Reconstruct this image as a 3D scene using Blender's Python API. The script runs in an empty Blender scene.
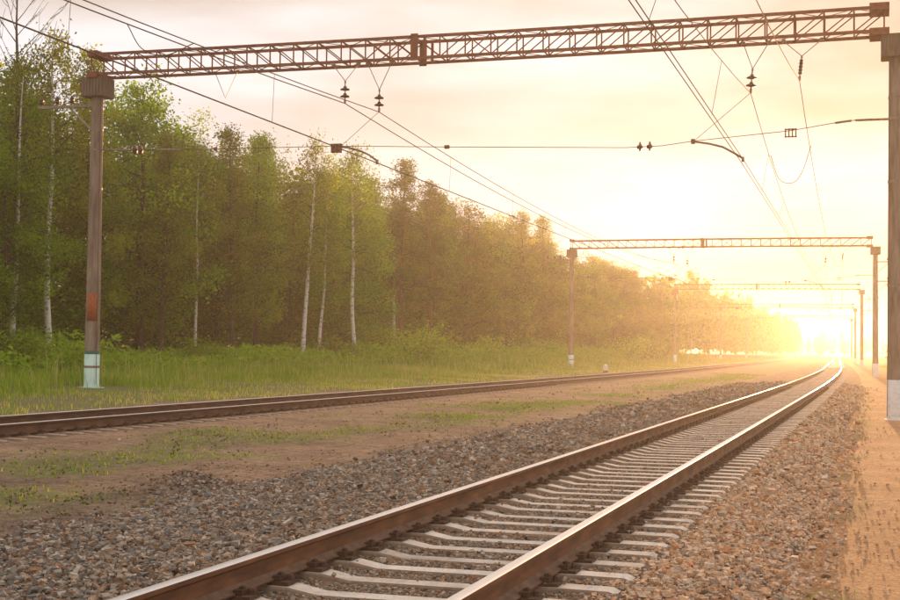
import bpy, bmesh, math, random
import numpy as np
from mathutils import Vector, Matrix

rng = np.random.default_rng(7)
random.seed(7)
C = bpy.context.scene.collection
SC = bpy.context.scene
R = math.radians

# ------------------------------------------------------------------ camera
# x = metres to the right of the photographer, y = metres along the line, z = 0 at the rail head
CAM_H = 1.278
YAW, PITCH, ROLL = R(17.256), R(2.098), R(0.679)
cam = bpy.data.cameras.new('camera'); cam_o = bpy.data.objects.new('camera', cam); C.objects.link(cam_o)
cam.sensor_width = 36.0; cam.lens = 1370.16 / 900 * 36.0
cam.clip_start = 0.1; cam.clip_end = 20000
F0 = Vector((-math.sin(YAW) * math.cos(PITCH), math.cos(YAW) * math.cos(PITCH), math.sin(PITCH)))
R0 = Vector((math.cos(YAW), math.sin(YAW), 0)); U0 = R0.cross(F0)
Rc = math.cos(ROLL) * R0 + math.sin(ROLL) * U0; Uc = -math.sin(ROLL) * R0 + math.cos(ROLL) * U0
cam_o.matrix_world = Matrix(((Rc.x, Uc.x, -F0.x, 0), (Rc.y, Uc.y, -F0.y, 0), (Rc.z, Uc.z, -F0.z, CAM_H), (0, 0, 0, 1)))
SC.camera = cam_o

# ------------------------------------------------------------------ sky, sun, exposure
SUN_EL, SUN_AZ = R(1.8), R(-1.5)          # just above the horizon, almost in line with the track
wd = bpy.data.worlds.new('World'); SC.world = wd; wd.use_nodes = True
nt = wd.node_tree; N = nt.nodes; L = nt.links
N.clear()
wo = N.new('ShaderNodeOutputWorld'); bg = N.new('ShaderNodeBackground'); bg.inputs[1].default_value = 0.1
sky = N.new('ShaderNodeTexSky'); sky.sky_type = 'NISHITA'; sky.sun_disc = False
sky.sun_elevation = SUN_EL; sky.sun_rotation = SUN_AZ; sky.altitude = 100; sky.air_density = 1.0; sky.dust_density = 2.0; sky.ozone_density = 1.0
tc = N.new('ShaderNodeTexCoord'); mp = N.new('ShaderNodeMapping'); mp.inputs['Scale'].default_value = (1.6, 1.6, 7.0)
nz = N.new('ShaderNodeTexNoise'); nz.inputs['Scale'].default_value = 1.7; nz.inputs['Detail'].default_value = 4; nz.inputs['Roughness'].default_value = 0.5
rp = N.new('ShaderNodeValToRGB')
rp.color_ramp.elements[0].position = 0.36; rp.color_ramp.elements[0].color = (0.60, 0.50, 0.44, 1)
rp.color_ramp.elements[1].position = 0.60; rp.color_ramp.elements[1].color = (0.81, 0.81, 0.835, 1)
sc_ = N.new('ShaderNodeMix'); sc_.data_type = 'RGBA'; sc_.blend_type = 'MULTIPLY'; sc_.inputs[0].default_value = 1.0
VEIL = 6.2
sc_.inputs[7].default_value = (VEIL, VEIL, VEIL, 1)
mx = N.new('ShaderNodeMix'); mx.data_type = 'RGBA'; mx.inputs[0].default_value = 0.93
L.new(tc.outputs['Generated'], mp.inputs[0]); L.new(mp.outputs[0], nz.inputs['Vector']); L.new(nz.outputs[0], rp.inputs[0])
mp2 = N.new('ShaderNodeMapping'); mp2.inputs['Scale'].default_value = (2.2, 2.2, 9.0); mp2.inputs['Location'].default_value = (0.3, 1.7, 0.4)
nz2 = N.new('ShaderNodeTexNoise'); nz2.inputs['Scale'].default_value = 2.0; nz2.inputs['Detail'].default_value = 5; nz2.inputs['Roughness'].default_value = 0.55
rp2 = N.new('ShaderNodeValToRGB'); rp2.color_ramp.elements[0].position = 0.38; rp2.color_ramp.elements[0].color = (0.88, 0.85, 0.83, 1); rp2.color_ramp.elements[1].position = 0.58; rp2.color_ramp.elements[1].color = (1, 1, 1, 1)
mm = N.new('ShaderNodeMix'); mm.data_type = 'RGBA'; mm.blend_type = 'MULTIPLY'; mm.inputs[0].default_value = 1.0
L.new(tc.outputs['Generated'], mp2.inputs[0]); L.new(mp2.outputs[0], nz2.inputs['Vector']); L.new(nz2.outputs[0], rp2.inputs[0])
L.new(rp.outputs[0], mm.inputs[6]); L.new(rp2.outputs[0], mm.inputs[7]); L.new(mm.outputs[2], sc_.inputs[6]); L.new(sky.outputs[0], mx.inputs[6]); L.new(sc_.outputs[2], mx.inputs[7])
L.new(mx.outputs[2], bg.inputs[0]); L.new(bg.outputs[0], wo.inputs[0])

sun = bpy.data.lights.new('sun', 'SUN'); sun_o = bpy.data.objects.new('sun', sun); C.objects.link(sun_o)
sun.energy = 5.0; sun.angle = R(0.53); sun.color = (1.0, 0.54, 0.25)
sd = Vector((math.sin(SUN_AZ) * math.cos(SUN_EL), math.cos(SUN_AZ) * math.cos(SUN_EL), math.sin(SUN_EL)))
sun_o.rotation_mode = 'QUATERNION'; sun_o.rotation_quaternion = sd.to_track_quat('Z', 'Y'); sun_o.location = (0, 0, 60)

SC.view_settings.view_transform = 'Standard'; SC.view_settings.look = 'None'
SC.view_settings.exposure = 1.0; SC.view_settings.gamma = 1.0
try: SC.view_settings.use_curve_mapping = False
except Exception: pass
SC.cycles.max_bounces = 6; SC.cycles.diffuse_bounces = 3; SC.cycles.glossy_bounces = 2
SC.cycles.transmission_bounces = 3; SC.cycles.volume_bounces = 0; SC.cycles.transparent_max_bounces = 4
SC.cycles.use_denoising = True
HAZE_DENSITY, HAZE_G = 0.00092, 0.66

# ------------------------------------------------------------------ helpers
def obj(name, me, mat=None, parent=None, loc=None):
    o = bpy.data.objects.new(name, me); C.objects.link(o)
    if mat is not None and me is not None:
        if not me.materials:
            for m in (mat if isinstance(mat, (list, tuple)) else [mat]): me.materials.append(m)
    if parent is not None: o.parent = parent
    if loc is not None: o.location = loc
    return o
def tag(o, label, cat, group=None):
    o['label'] = label; o['category'] = cat
    if group: o['group'] = group
    return o
def thing(name, label, cat, loc=(0, 0, 0), rz=0.0, group=None):
    o = bpy.data.objects.new(name, None); C.objects.link(o); o.empty_display_size = 0.3
    o.location = loc; o.rotation_euler = (0, 0, rz)
    return tag(o, label, cat, group)
def copy_tree(o, parent=None):
    c = o.copy(); C.objects.link(c); c.parent = parent
    for ch in list(o.children):
        copy_tree(ch, c)
    return c
def np_mesh(name, V, Fs, smooth=False, attrs=None, mats=None):
    """V (n,3); Fs (m,k) faces of one size, or a list of such arrays"""
    me = bpy.data.meshes.new(name)
    if not isinstance(Fs, list): Fs = [Fs]
    Fs = [np.asarray(f, dtype=np.int64) for f in Fs if len(f)]
    V = np.asarray(V, dtype=np.float32)
    nl = sum(f.size for f in Fs); npoly = sum(len(f) for f in Fs)
    me.vertices.add(len(V)); me.vertices.foreach_set('co', V.ravel())
    me.loops.add(nl); me.polygons.add(npoly)
    me.loops.foreach_set('vertex_index', np.concatenate([f.ravel() for f in Fs]).astype(np.int32))
    st = []; b = 0
    for f in Fs:
        st.append(b + np.arange(len(f)) * f.shape[1]); b += f.size
    me.polygons.foreach_set('loop_start', np.concatenate(st).astype(np.int32))
    if mats is not None: me.polygons.foreach_set('material_index', np.asarray(mats, dtype=np.int32))
    me.update(calc_edges=True); me.validate()
    me.polygons.foreach_set('use_smooth', np.full(len(me.polygons), smooth))
    for k, a in (attrs or {}).items():
        a = np.asarray(a, dtype=np.float32)
        if a.ndim == 1:
            at = me.attributes.new(k, 'FLOAT', 'POINT'); at.data.foreach_set('value', a)
        else:
            if a.shape[1] == 3: a = np.concatenate([a, np.ones((len(a), 1), np.float32)], 1)
            at = me.attributes.new(k, 'FLOAT_COLOR', 'POINT'); at.data.foreach_set('color', a.ravel())
    return me
class MB:
    """collects plain pieces of one mesh"""
    def __init__(s): s.v = []; s.f = []; s.m = []; s.mi = 0
    def add(s, V, F):
        b = len(s.v); s.v += [tuple(p) for p in V]
        for f in F: s.f.append(tuple(b + i for i in f)); s.m.append(s.mi)
    def box(s, c, d, rot=None):
        P = [Vector((x * d[0] / 2, y * d[1] / 2, z * d[2] / 2)) for z in (-1, 1) for y in (-1, 1) for x in (-1, 1)]
        if rot is not None: P = [rot @ p for p in P]
        c = Vector(c)
        s.add([p + c for p in P], [(0, 2, 3, 1), (4, 5, 7, 6), (0, 1, 5, 4), (2, 6, 7, 3), (0, 4, 6, 2), (1, 3, 7, 5)])
    def bar(s, a, b, w, h=None):
        a, b = Vector(a), Vector(b); d = b - a
        q = d.to_track_quat('Y', 'Z').to_matrix()
        s.box((a + b) / 2, (w, d.length, h or w), q)
    def tube(s, pts, r, n=6, cap=True):
        pts = [Vector(p) for p in pts]
        rr = r if isinstance(r, (list, tuple)) else [r] * len(pts)
        V = []; F = []
        for i, p in enumerate(pts):
            d = (pts[min(i + 1, len(pts) - 1)] - pts[max(i - 1, 0)]).normalized()
            up = Vector((0, 0, 1)) if abs(d.z) < 0.9 else Vector((1, 0, 0))
            u = d.cross(up).normalized(); w = u.cross(d)
            for k in range(n):
                a = 2 * math.pi * k / n
                V.append(p + (u * math.cos(a) + w * math.sin(a)) * rr[i])
        for i in range(len(pts) - 1):
            for k in range(n):
                F.append((i * n + k, i * n + (k + 1) % n, (i + 1) * n + (k + 1) % n, (i + 1) * n + k))
        if cap:
            F.append(tuple(range(n))[::-1]); F.append(tuple((len(pts) - 1) * n + k for k in range(n)))
        s.add(V, F)
    def lathe(s, prof, n=16, M=None, arc=(0, 2 * math.pi)):
        full = abs(arc[1] - arc[0] - 2 * math.pi) < 1e-6
        m = n if full else n + 1
        V = []; F = []
        for r, z in prof:
            for k in range(m):
                a = arc[0] + (arc[1] - arc[0]) * k / n
                p = Vector((r * math.cos(a), r * math.sin(a), z)); V.append(M @ p if M else p)
        for i in range(len(prof) - 1):
            for k in range(n):
                k2 = (k + 1) % m
                F.append((i * m + k, i * m + k2, (i + 1) * m + k2, (i + 1) * m + k))
        s.add(V, F)
    def build(s, name, mat, parent=None, smooth=False, loc=None):
        me = bpy.data.meshes.new(name); me.from_pydata(s.v, [], s.f)
        for i, m in enumerate(s.m): me.polygons[i].material_index = m
        if smooth: me.polygons.foreach_set('use_smooth', [True] * len(me.polygons))
        me.update()
        return obj(name, me, mat, parent, loc)
def smooth_noise(x, y, seed=0, scale=1.0, octv=3):
    """cheap value noise on numpy arrays"""
    out = np.zeros_like(np.asarray(x, float)); amp = 1.0; tot = 0
    for o in range(octv):
        xs = np.asarray(x, float) / scale * 2 ** o + 17.3 * seed; ys = np.asarray(y, float) / scale * 2 ** o - 9.1 * seed
        xi, yi = np.floor(xs), np.floor(ys); fx, fy = xs - xi, ys - yi
        fx = fx * fx * (3 - 2 * fx); fy = fy * fy * (3 - 2 * fy)
        h = lambda a, b: np.modf(np.abs(np.sin(a * 127.1 + b * 311.7 + seed * 74.7) * 43758.5453))[0]
        v = (h(xi, yi) * (1 - fx) + h(xi + 1, yi) * fx) * (1 - fy) + (h(xi, yi + 1) * (1 - fx) + h(xi + 1, yi + 1) * fx) * fy
        out += amp * v; tot += amp; amp *= 0.5
    return out / tot

# the line runs straight, then bends gently to the left
KC, TC, TE = 1.3e-4, 48.0, 142.0
def off(t):
    t = np.asarray(t, float); u = np.clip(t - TC, 0, TE - TC)
    return -KC * u * u - 2 * KC * (TE - TC) * np.maximum(t - TE, 0)
def doff(t): return -2 * KC * float(np.clip(t - TC, 0, TE - TC))
def P(s, t, z): return Vector((float(s + off(t)), float(t), float(z)))
S1, S2, GH = -2.874, -14.245, 1.595 / 2          # track centres, half distance of the rail heads
GANTRY_T = [37.545, 110.8, 184.05, 257.3, 330.55]
SL, SR, ZT, TD = -23.33, 0.52, 9.70, 0.72
PROF_S = np.array([-1500, -60, -45, -35, -28, -23.3, -20.0, -18.0, -16.2, -15.6, -12.9, -12.2, -9.5, -7.0, -5.0, -0.9, -0.3, 0.6, 4, 9, 30, 1500.])
PROF_Z = np.array([1.2, 1.0, 0.85, 0.55, 0.15, -0.03, -0.06, -0.13, -0.20, -0.228, -0.236, -0.27, -0.31, -0.36, -0.42, -0.44, -0.415, -0.405, -0.42, -0.3, 0.0, 1.0])
def ground_z(s, t):
    z = np.interp(s, PROF_S, PROF_Z)
    near = np.clip((60 - np.abs(t)) / 40, 0, 1)
    keep = np.clip((np.abs(np.asarray(s) - S2) - 1.2) / 1.2, 0.12, 1)
    z = z + (smooth_noise(s, t, 1, 1.3, 3) - 0.5) * 0.055 * near * keep
    z = z - (smooth_noise(s, t, 1, 1.3, 3) - 0.5) * 0.052 * near * np.clip((np.asarray(s) + 1.5) / 1.0, 0, 1)
    z = z + (smooth_noise(s, t, 2, 9.0, 2) - 0.5) * 0.14 * np.clip((-np.asarray(s) - 17.0) / 6, 0, 1)
    mound = 0.20 * np.exp(-(((s + 7.55) / 0.42) ** 2 + ((t - 14.1) / 0.55) ** 2))
    return z + mound

# ------------------------------------------------------------------ materials
def mat(name, rough=0.8, metal=0.0, spec=None):
    m = bpy.data.materials.new(name); m.use_nodes = True
    b = m.node_tree.nodes['Principled BSDF']
    b.inputs['Roughness'].default_value = rough; b.inputs['Metallic'].default_value = metal
    if spec is not None: b.inputs['Specular IOR Level'].default_value = spec
    return m, m.node_tree.nodes, m.node_tree.links, b
def noise(N, L, scale, detail=4, rough=0.55, coord='Object', vec=None, stretch=None):
    n = N.new('ShaderNodeTexNoise'); n.inputs['Scale'].default_value = scale; n.inputs['Detail'].default_value = detail; n.inputs['Roughness'].default_value = rough
    if vec is None:
        t = N.new('ShaderNodeTexCoord'); vec = t.outputs[coord]
    if stretch:
        mpp = N.new('ShaderNodeMapping'); mpp.inputs['Scale'].default_value = stretch; L.new(vec, mpp.inputs[0]); vec = mpp.outputs[0]
    L.new(vec, n.inputs['Vector']); return n.outputs['Fac']
def ramp(N, L, fac, stops):
    r = N.new('ShaderNodeValToRGB'); e = r.color_ramp.elements
    while len(e) < len(stops): e.new(0.5)
    for i, (p, c) in enumerate(stops):
        e[i].position = p; e[i].color = (*c, 1) if len(c) == 3 else c
    L.new(fac, r.inputs[0]); return r.outputs[0]
def mixc(N, L, fac, a, b, mode='MIX'):
    m = N.new('ShaderNodeMix'); m.data_type = 'RGBA'; m.blend_type = mode
    for sock, v in ((m.inputs[0], fac), (m.inputs[6], a), (m.inputs[7], b)):
        if isinstance(v, (int, float)): sock.default_value = v
        elif isinstance(v, tuple): sock.default_value = (*v, 1) if len(v) == 3 else v
        else: L.new(v, sock)
    return m.outputs[2]
def math_(N, L, op, a, b=0.0, clamp=False):
    m = N.new('ShaderNodeMath'); m.operation = op; m.use_clamp = clamp
    for i, v in enumerate((a, b)):
        if isinstance(v, (int, float)): m.inputs[i].default_value = v
        else: L.new(v, m.inputs[i])
    return m.outputs[0]
def bump(N, L, b, h, strength=0.4, dist=0.02):
    n = N.new('ShaderNodeBump'); n.inputs['Strength'].default_value = strength; n.inputs['Distance'].default_value = dist
    L.new(h, n.inputs['Height']); L.new(n.outputs[0], b.inputs['Normal'])

def simple(name, stops, scale=8, rough=0.8, metal=0.0, bmp=0.3, dist=0.01, stretch=None, detail=5):
    m, N, L, b = mat(name, rough, metal)
    f = noise(N, L, scale, detail, 0.6, stretch=stretch)
    L.new(ramp(N, L, f, stops), b.inputs['Base Color'])
    if bmp: bump(N, L, b, f, bmp, dist)
    return m
M = {}
M['rust'] = simple('rail_rust', [(0.3, (0.10, 0.040, 0.018)), (0.55, (0.20, 0.082, 0.032)), (0.75, (0.30, 0.135, 0.052))], 9, 0.75, 0.15, 0.35, 0.004, (1, 0.25, 1))
M['old_rust'] = simple('old_rail_rust', [(0.3, (0.06, 0.026, 0.014)), (0.55, (0.12, 0.054, 0.027)), (0.75, (0.19, 0.09, 0.045))], 9, 0.75, 0.15, 0.35, 0.004, (1, 0.25, 1))
M['old_top'] = simple('old_rail_top', [(0.35, (0.72, 0.68, 0.64)), (0.7, (0.85, 0.82, 0.79))], 3, 0.6, 0.8, 0.0, 0.001, (1, 0.05, 1))
M['steel_top'] = simple('rail_running_steel', [(0.35, (0.76, 0.74, 0.72)), (0.7, (0.88, 0.87, 0.86))], 3, 0.33, 0.90, 0.0, 0.001, (1, 0.05, 1))
M['truss'] = simple('truss_rust_paint', [(0.3, (0.15, 0.048, 0.026)), (0.6, (0.26, 0.085, 0.042)), (0.8, (0.33, 0.12, 0.06))], 6, 0.7, 0.1, 0.3, 0.004)
M['concrete'] = simple('mast_concrete', [(0.28, (0.13, 0.09, 0.068)), (0.5, (0.25, 0.19, 0.145)), (0.75, (0.38, 0.30, 0.235))], 6, 0.9, 0.0, 0.5, 0.01, (1, 1, 0.16))
M['concrete_pale'] = simple('sleeper_concrete', [(0.25, (0.42, 0.37, 0.31)), (0.5, (0.62, 0.565, 0.49)), (0.8, (0.72, 0.67, 0.60))], 7, 0.9, 0.0, 0.5, 0.006)
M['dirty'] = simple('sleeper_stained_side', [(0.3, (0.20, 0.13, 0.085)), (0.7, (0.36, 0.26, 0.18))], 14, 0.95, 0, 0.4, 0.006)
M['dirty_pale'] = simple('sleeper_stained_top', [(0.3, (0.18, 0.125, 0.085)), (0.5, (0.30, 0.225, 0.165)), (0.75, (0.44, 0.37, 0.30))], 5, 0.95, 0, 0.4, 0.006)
def sleeper_mat():
    m, N, L, b = mat('sleeper_concrete', 0.9)
    g = N.new('ShaderNodeNewGeometry'); v = g.outputs['Position']; oi = N.new('ShaderNodeObjectInfo')
    f = noise(N, L, 6.0, 6, 0.65, vec=v); f2 = noise(N, L, 1.6, 3, 0.6, vec=v); f3 = noise(N, L, 45.0, 3, 0.7, vec=v)
    c = ramp(N, L, f, [(0.26, (0.48, 0.42, 0.35)), (0.42, (0.70, 0.64, 0.56)), (0.7, (0.78, 0.73, 0.66))])
    c = mixc(N, L, ramp(N, L, f2, [(0.50, (0, 0, 0)), (0.70, (0.5, 0.5, 0.5))]), c, (0.34, 0.23, 0.15))
    c = mixc(N, L, 1.0, c, ramp(N, L, f3, [(0.3, (0.72, 0.70, 0.68)), (0.5, (1, 1, 1))]), 'MULTIPLY')
    c = mixc(N, L, 1.0, c, ramp(N, L, oi.outputs['Random'], [(0, (0.86, 0.83, 0.80)), (1, (1.08, 1.07, 1.05))]), 'MULTIPLY')
    L.new(c, b.inputs['Base Color']); bump(N, L, b, f3, 0.5, 0.006)
    return m
M['concrete_pale'] = sleeper_mat()
M['dust'] = simple('dusty_rail_foot', [(0.3, (0.11, 0.06, 0.034)), (0.7, (0.22, 0.13, 0.08))], 10, 0.9, 0, 0.3, 0.003)
M['capital'] = simple('capital_boards', [(0.3, (0.11, 0.075, 0.055)), (0.7, (0.22, 0.16, 0.12))], 7, 0.9, 0, 0.4, 0.008, (6, 6, 0.4))
M['mint'] = simple('mint_white_paint', [(0.3, (0.40, 0.57, 0.50)), (0.5, (0.58, 0.80, 0.71)), (0.8, (0.68, 0.84, 0.77))], 6, 0.75, 0, 0.25, 0.003, (1, 1, 0.4))
M['white'] = simple('white_paint', [(0.25, (0.5, 0.48, 0.44)), (0.5, (0.76, 0.75, 0.72)), (0.8, (0.82, 0.81, 0.79))], 9, 0.7, 0, 0.2, 0.002)
M['green_band'] = simple('green_band_paint', [(0.3, (0.01, 0.10, 0.06)), (0.7, (0.02, 0.17, 0.10))], 12, 0.7, 0, 0.2, 0.002)
M['orange_patch'] = simple('orange_patch_paint', [(0.3, (0.24, 0.062, 0.022)), (0.6, (0.42, 0.11, 0.035)), (0.85, (0.48, 0.16, 0.07))], 14, 0.8, 0, 0.2, 0.002)
M['black'] = simple('black_paint', [(0.3, (0.02, 0.02, 0.02)), (0.7, (0.05, 0.045, 0.04))], 12, 0.7, 0, 0.1, 0.002)
M['porcelain'] = simple('brown_porcelain', [(0.3, (0.045, 0.018, 0.012)), (0.7, (0.09, 0.035, 0.02))], 10, 0.3, 0, 0.0)
M['galv'] = simple('galvanised_steel', [(0.3, (0.20, 0.15, 0.12)), (0.7, (0.34, 0.27, 0.22))], 10, 0.5, 0.5, 0.1, 0.002)
M['wire'] = simple('copper_wire', [(0.3, (0.10, 0.055, 0.035)), (0.7, (0.17, 0.10, 0.06))], 4, 0.5, 0.5, 0.0)
M['plate'] = simple('rusty_fastening', [(0.3, (0.05, 0.027, 0.018)), (0.7, (0.14, 0.07, 0.04))], 30, 0.8, 0.2, 0.3, 0.003)

# ground: trodden dirt, with green film where turf starts
def ground_mat():
    m, N, L, b = mat('dirt', 0.95)
    t = N.new('ShaderNodeTexCoord'); v = t.outputs['Object']
    at = N.new('ShaderNodeAttribute'); at.attribute_name = 'turf'
    ap = N.new('ShaderNodeAttribute'); ap.attribute_name = 'sand_glare'
    n1 = noise(N, L, 0.9, 6, 0.6, vec=v); n2 = noise(N, L, 7.0, 6, 0.65, vec=v); n3 = noise(N, L, 38.0, 4, 0.7, vec=v)
    c1 = ramp(N, L, n1, [(0.3, (0.17, 0.108, 0.068)), (0.5, (0.255, 0.17, 0.108)), (0.7, (0.335, 0.24, 0.158))])
    c2 = ramp(N, L, n2, [(0.32, (0.42, 0.39, 0.36)), (0.5, (0.95, 0.93, 0.9)), (0.68, (1.35, 1.28, 1.2))])
    c3 = ramp(N, L, n3, [(0.36, (0.5, 0.48, 0.45)), (0.5, (1, 1, 1)), (0.64, (1.3, 1.25, 1.2))])
    c2 = mixc(N, L, 1.0, c2, c3, 'MULTIPLY')
    c = mixc(N, L, 1.0, c1, c2, 'MULTIPLY')
    sand_glare = ramp(N, L, n2, [(0.3, (0.42, 0.215, 0.09)), (0.55, (0.60, 0.32, 0.145)), (0.8, (0.66, 0.39, 0.20))])  # sandy path earth, with the warm sun glare brightened into its colour
    sand_glare = mixc(N, L, 1.0, mixc(N, L, 1.0, sand_glare, c3, 'MULTIPLY'), ramp(N, L, n1, [(0.3, (0.72, 0.68, 0.62)), (0.65, (1.1, 1.1, 1.1))]), 'MULTIPLY')
    c = mixc(N, L, ap.outputs['Fac'], c, sand_glare)
    g = ramp(N, L, n2, [(0.3, (0.09, 0.11, 0.028)), (0.6, (0.16, 0.17, 0.045)), (0.8, (0.22, 0.20, 0.075))])
    gm = math_(N, L, 'MULTIPLY', at.outputs['Fac'], ramp(N, L, n2, [(0.32, (0.25, 0.25, 0.25)), (0.55, (1, 1, 1))]))
    c = mixc(N, L, gm, c, g)
    spk = ramp(N, L, n3, [(0.66, (0, 0, 0)), (0.74, (1, 1, 1))])
    c = mixc(N, L, math_(N, L, 'MULTIPLY', spk, 0.35), c, (0.42, 0.36, 0.30))
    L.new(c, b.inputs['Base Color'])
    hh = math_(N, L, 'ADD', math_(N, L, 'MULTIPLY', n2, 1.0), math_(N, L, 'MULTIPLY', n3, 0.5))
    bump(N, L, b, hh, 0.9, 0.04)
    return m
M['ground'] = ground_mat()
def bed_mat():
    m, N, L, b = mat('ballast_bed', 0.95)
    t = N.new('ShaderNodeTexCoord'); v = t.outputs['Object']
    vo = N.new('ShaderNodeTexVoronoi'); vo.inputs['Scale'].default_value = 24; L.new(v, vo.inputs['Vector'])
    sp = N.new('ShaderNodeSeparateColor'); L.new(vo.outputs['Color'], sp.inputs[0])
    c = ramp(N, L, sp.outputs[0], [(0.0, (0.11, 0.07, 0.046)), (0.4, (0.21, 0.14, 0.092)), (0.75, (0.31, 0.22, 0.155)), (1.0, (0.46, 0.38, 0.30))])
    n1 = noise(N, L, 0.8, 4, vec=v)
    c = mixc(N, L, 1.0, c, ramp(N, L, n1, [(0.3, (0.75, 0.72, 0.7)), (0.7, (1.1, 1.08, 1.05))]), 'MULTIPLY')
    L.new(c, b.inputs['Base Color'])
    inv = math_(N, L, 'SUBTRACT', 1.0, vo.outputs['Distance'])
    bump(N, L, b, inv, 1.0, 0.06)
    return m
M['bed'] = bed_mat()
def stone_mat():
    m, N, L, b = mat('crushed_stone', 0.85)
    a = N.new('ShaderNodeAttribute'); a.attribute_name = 'tint'
    n = noise(N, L, 60, 3, 0.6)
    c = mixc(N, L, 1.0, a.outputs['Color'], ramp(N, L, n, [(0.3, (0.7, 0.68, 0.66)), (0.7, (1.15, 1.12, 1.1))]), 'MULTIPLY')
    L.new(c, b.inputs['Base Color'])
    bump(N, L, b, n, 0.4, 0.006)
    return m
M['stone'] = stone_mat()
def leaf_mat(name, stops, trans=0.45, hue=0.03, val=0.35):
    m = bpy.data.materials.new(name); m.use_nodes = True; N = m.node_tree.nodes; L = m.node_tree.links; N.clear()
    o = N.new('ShaderNodeOutputMaterial'); d = N.new('ShaderNodeBsdfDiffuse'); t = N.new('ShaderNodeBsdfTranslucent'); mx = N.new('ShaderNodeMixShader')
    a = N.new('ShaderNodeAttribute'); a.attribute_name = 'tint'; oi = N.new('ShaderNodeObjectInfo')
    c = ramp(N, L, a.outputs['Fac'], stops)
    hs = N.new('ShaderNodeHueSaturation'); L.new(c, hs.inputs['Color'])
    L.new(math_(N, L, 'ADD', math_(N, L, 'MULTIPLY', oi.outputs['Random'], hue * 2), 0.5 - hue), hs.inputs['Hue'])
    L.new(math_(N, L, 'ADD', math_(N, L, 'MULTIPLY', math_(N, L, 'FRACT', math_(N, L, 'MULTIPLY', oi.outputs['Random'], 7.31)), val * 2), 1 - val), hs.inputs['Value'])
    L.new(hs.outputs[0], d.inputs[0])
    tcol = mixc(N, L, 1.0, hs.outputs[0], (1.5, 1.45, 0.7), 'MULTIPLY'); L.new(tcol, t.inputs[0])
    mx.inputs[0].default_value = trans; L.new(d.outputs[0], mx.inputs[1]); L.new(t.outputs[0], mx.inputs[2]); L.new(mx.outputs[0], o.inputs[0])
    return m
M['leaf'] = leaf_mat('broad_leaf', [(0, (0.042, 0.115, 0.006)), (0.5, (0.14, 0.255, 0.012)), (1, (0.265, 0.36, 0.022))])
M['birch_leaf'] = leaf_mat('birch_leaf', [(0, (0.070, 0.138, 0.008)), (0.5, (0.19, 0.275, 0.015)), (1, (0.31, 0.375, 0.027))])
M['needle'] = leaf_mat('pine_needles', [(0, (0.040, 0.09, 0.007)), (0.5, (0.115, 0.195, 0.013)), (1, (0.20, 0.26, 0.022))], 0.2)
M['grass'] = leaf_mat('grass_blades', [(0, (0.11, 0.21, 0.018)), (0.5, (0.23, 0.37, 0.032)), (0.8, (0.34, 0.41, 0.065)), (1, (0.50, 0.42, 0.22))], 0.45, 0.0, 0.0)
M['fern'] = leaf_mat('undergrowth_leaf', [(0, (0.11, 0.19, 0.014)), (0.5, (0.23, 0.34, 0.025)), (1, (0.34, 0.43, 0.045))], 0.45)
M['weed'] = leaf_mat('weed_leaf', [(0, (0.045, 0.075, 0.015)), (0.5, (0.10, 0.13, 0.028)), (1, (0.19, 0.20, 0.05))], 0.3, 0, 0)
def bark_birch():
    m, N, L, b = mat('birch_bark', 0.8)
    f = noise(N, L, 3.0, 4, 0.7, stretch=(1.2, 1.2, 2.6)); f2 = noise(N, L, 1.1, 3)
    w = ramp(N, L, f, [(0.36, (0.03, 0.026, 0.022)), (0.45, (0.72, 0.68, 0.62)), (0.8, (0.84, 0.81, 0.77))])
    L.new(w, b.inputs['Base Color']); return m
M['birch_bark'] = bark_birch()
M['bark'] = simple('brown_bark', [(0.3, (0.035, 0.024, 0.017)), (0.6, (0.085, 0.06, 0.042)), (0.85, (0.16, 0.12, 0.09))], 5, 0.95, 0, 0.5, 0.02, (2, 2, 0.4))
M['pine_bark'] = simple('pine_bark', [(0.3, (0.10, 0.045, 0.022)), (0.7, (0.22, 0.10, 0.05))], 5, 0.95, 0, 0.5, 0.02, (2, 2, 0.5))
M['flower'] = simple('yellow_petals', [(0.3, (0.6, 0.42, 0.03)), (0.7, (0.75, 0.6, 0.06))], 5, 0.7, 0, 0)

# ------------------------------------------------------------------ ground sheet
def axis(parts):
    out = []
    for a, b, st in parts: out.append(np.arange(a, b, st))
    return np.unique(np.round(np.concatenate(out), 4))
gs = axis([(-1500, -100, 200), (-100, -34, 6), (-34, -20, 0.7), (-20, 3, 0.22), (3, 20, 1.5), (20, 100, 10), (100, 1501, 200)])
gt = axis([(-300, -20, 40), (-20, 4, 4), (4, 45, 0.25), (45, 90, 1.0), (90, 400, 5), (400, 1000, 40), (1000, 3001, 250)])
GS, GT = np.meshgrid(gs, gt)
def turf_mask(s, t):
    """where short turf and grass grow"""
    verge = np.clip((-s - 16.9 + (smooth_noise(s, t, 5, 1.5) - 0.5) * 1.6) / 0.6, 0, 1)
    a = np.exp(-((s + 9.3 + (smooth_noise(t, t * 0, 6, 9.0, 2) - 0.5) * 1.2) / 1.1) ** 2) * np.clip((t - 21) / 4, 0, 1)
    patch = smooth_noise(s, t, 8, 2.3, 3)
    a = a * np.clip((patch - 0.28) * 4, 0, 1)
    b = np.exp(-(((s + 8.9) / 1.0) ** 2 + ((t - 12.2) / 1.2) ** 2))
    c = 0.75 * np.clip((patch - 0.50) * 5, 0, 1) * ((s > -12.4) & (s < -7.4))
    d = np.exp(-((s + 0.32) / 0.22) ** 2) * np.clip((smooth_noise(s * 0, t, 9, 2.0, 2) - 0.35) * 3, 0, 1) * 0.8
    r = np.clip((s - 3.0) / 2.0, 0, 1) * 0.8
    return np.clip(np.maximum.reduce([verge, a, b, c, d, r]), 0, 1)
Z = ground_z(GS, GT)
V = np.stack([GS + off(GT), GT, Z], -1).reshape(-1, 3)
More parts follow.
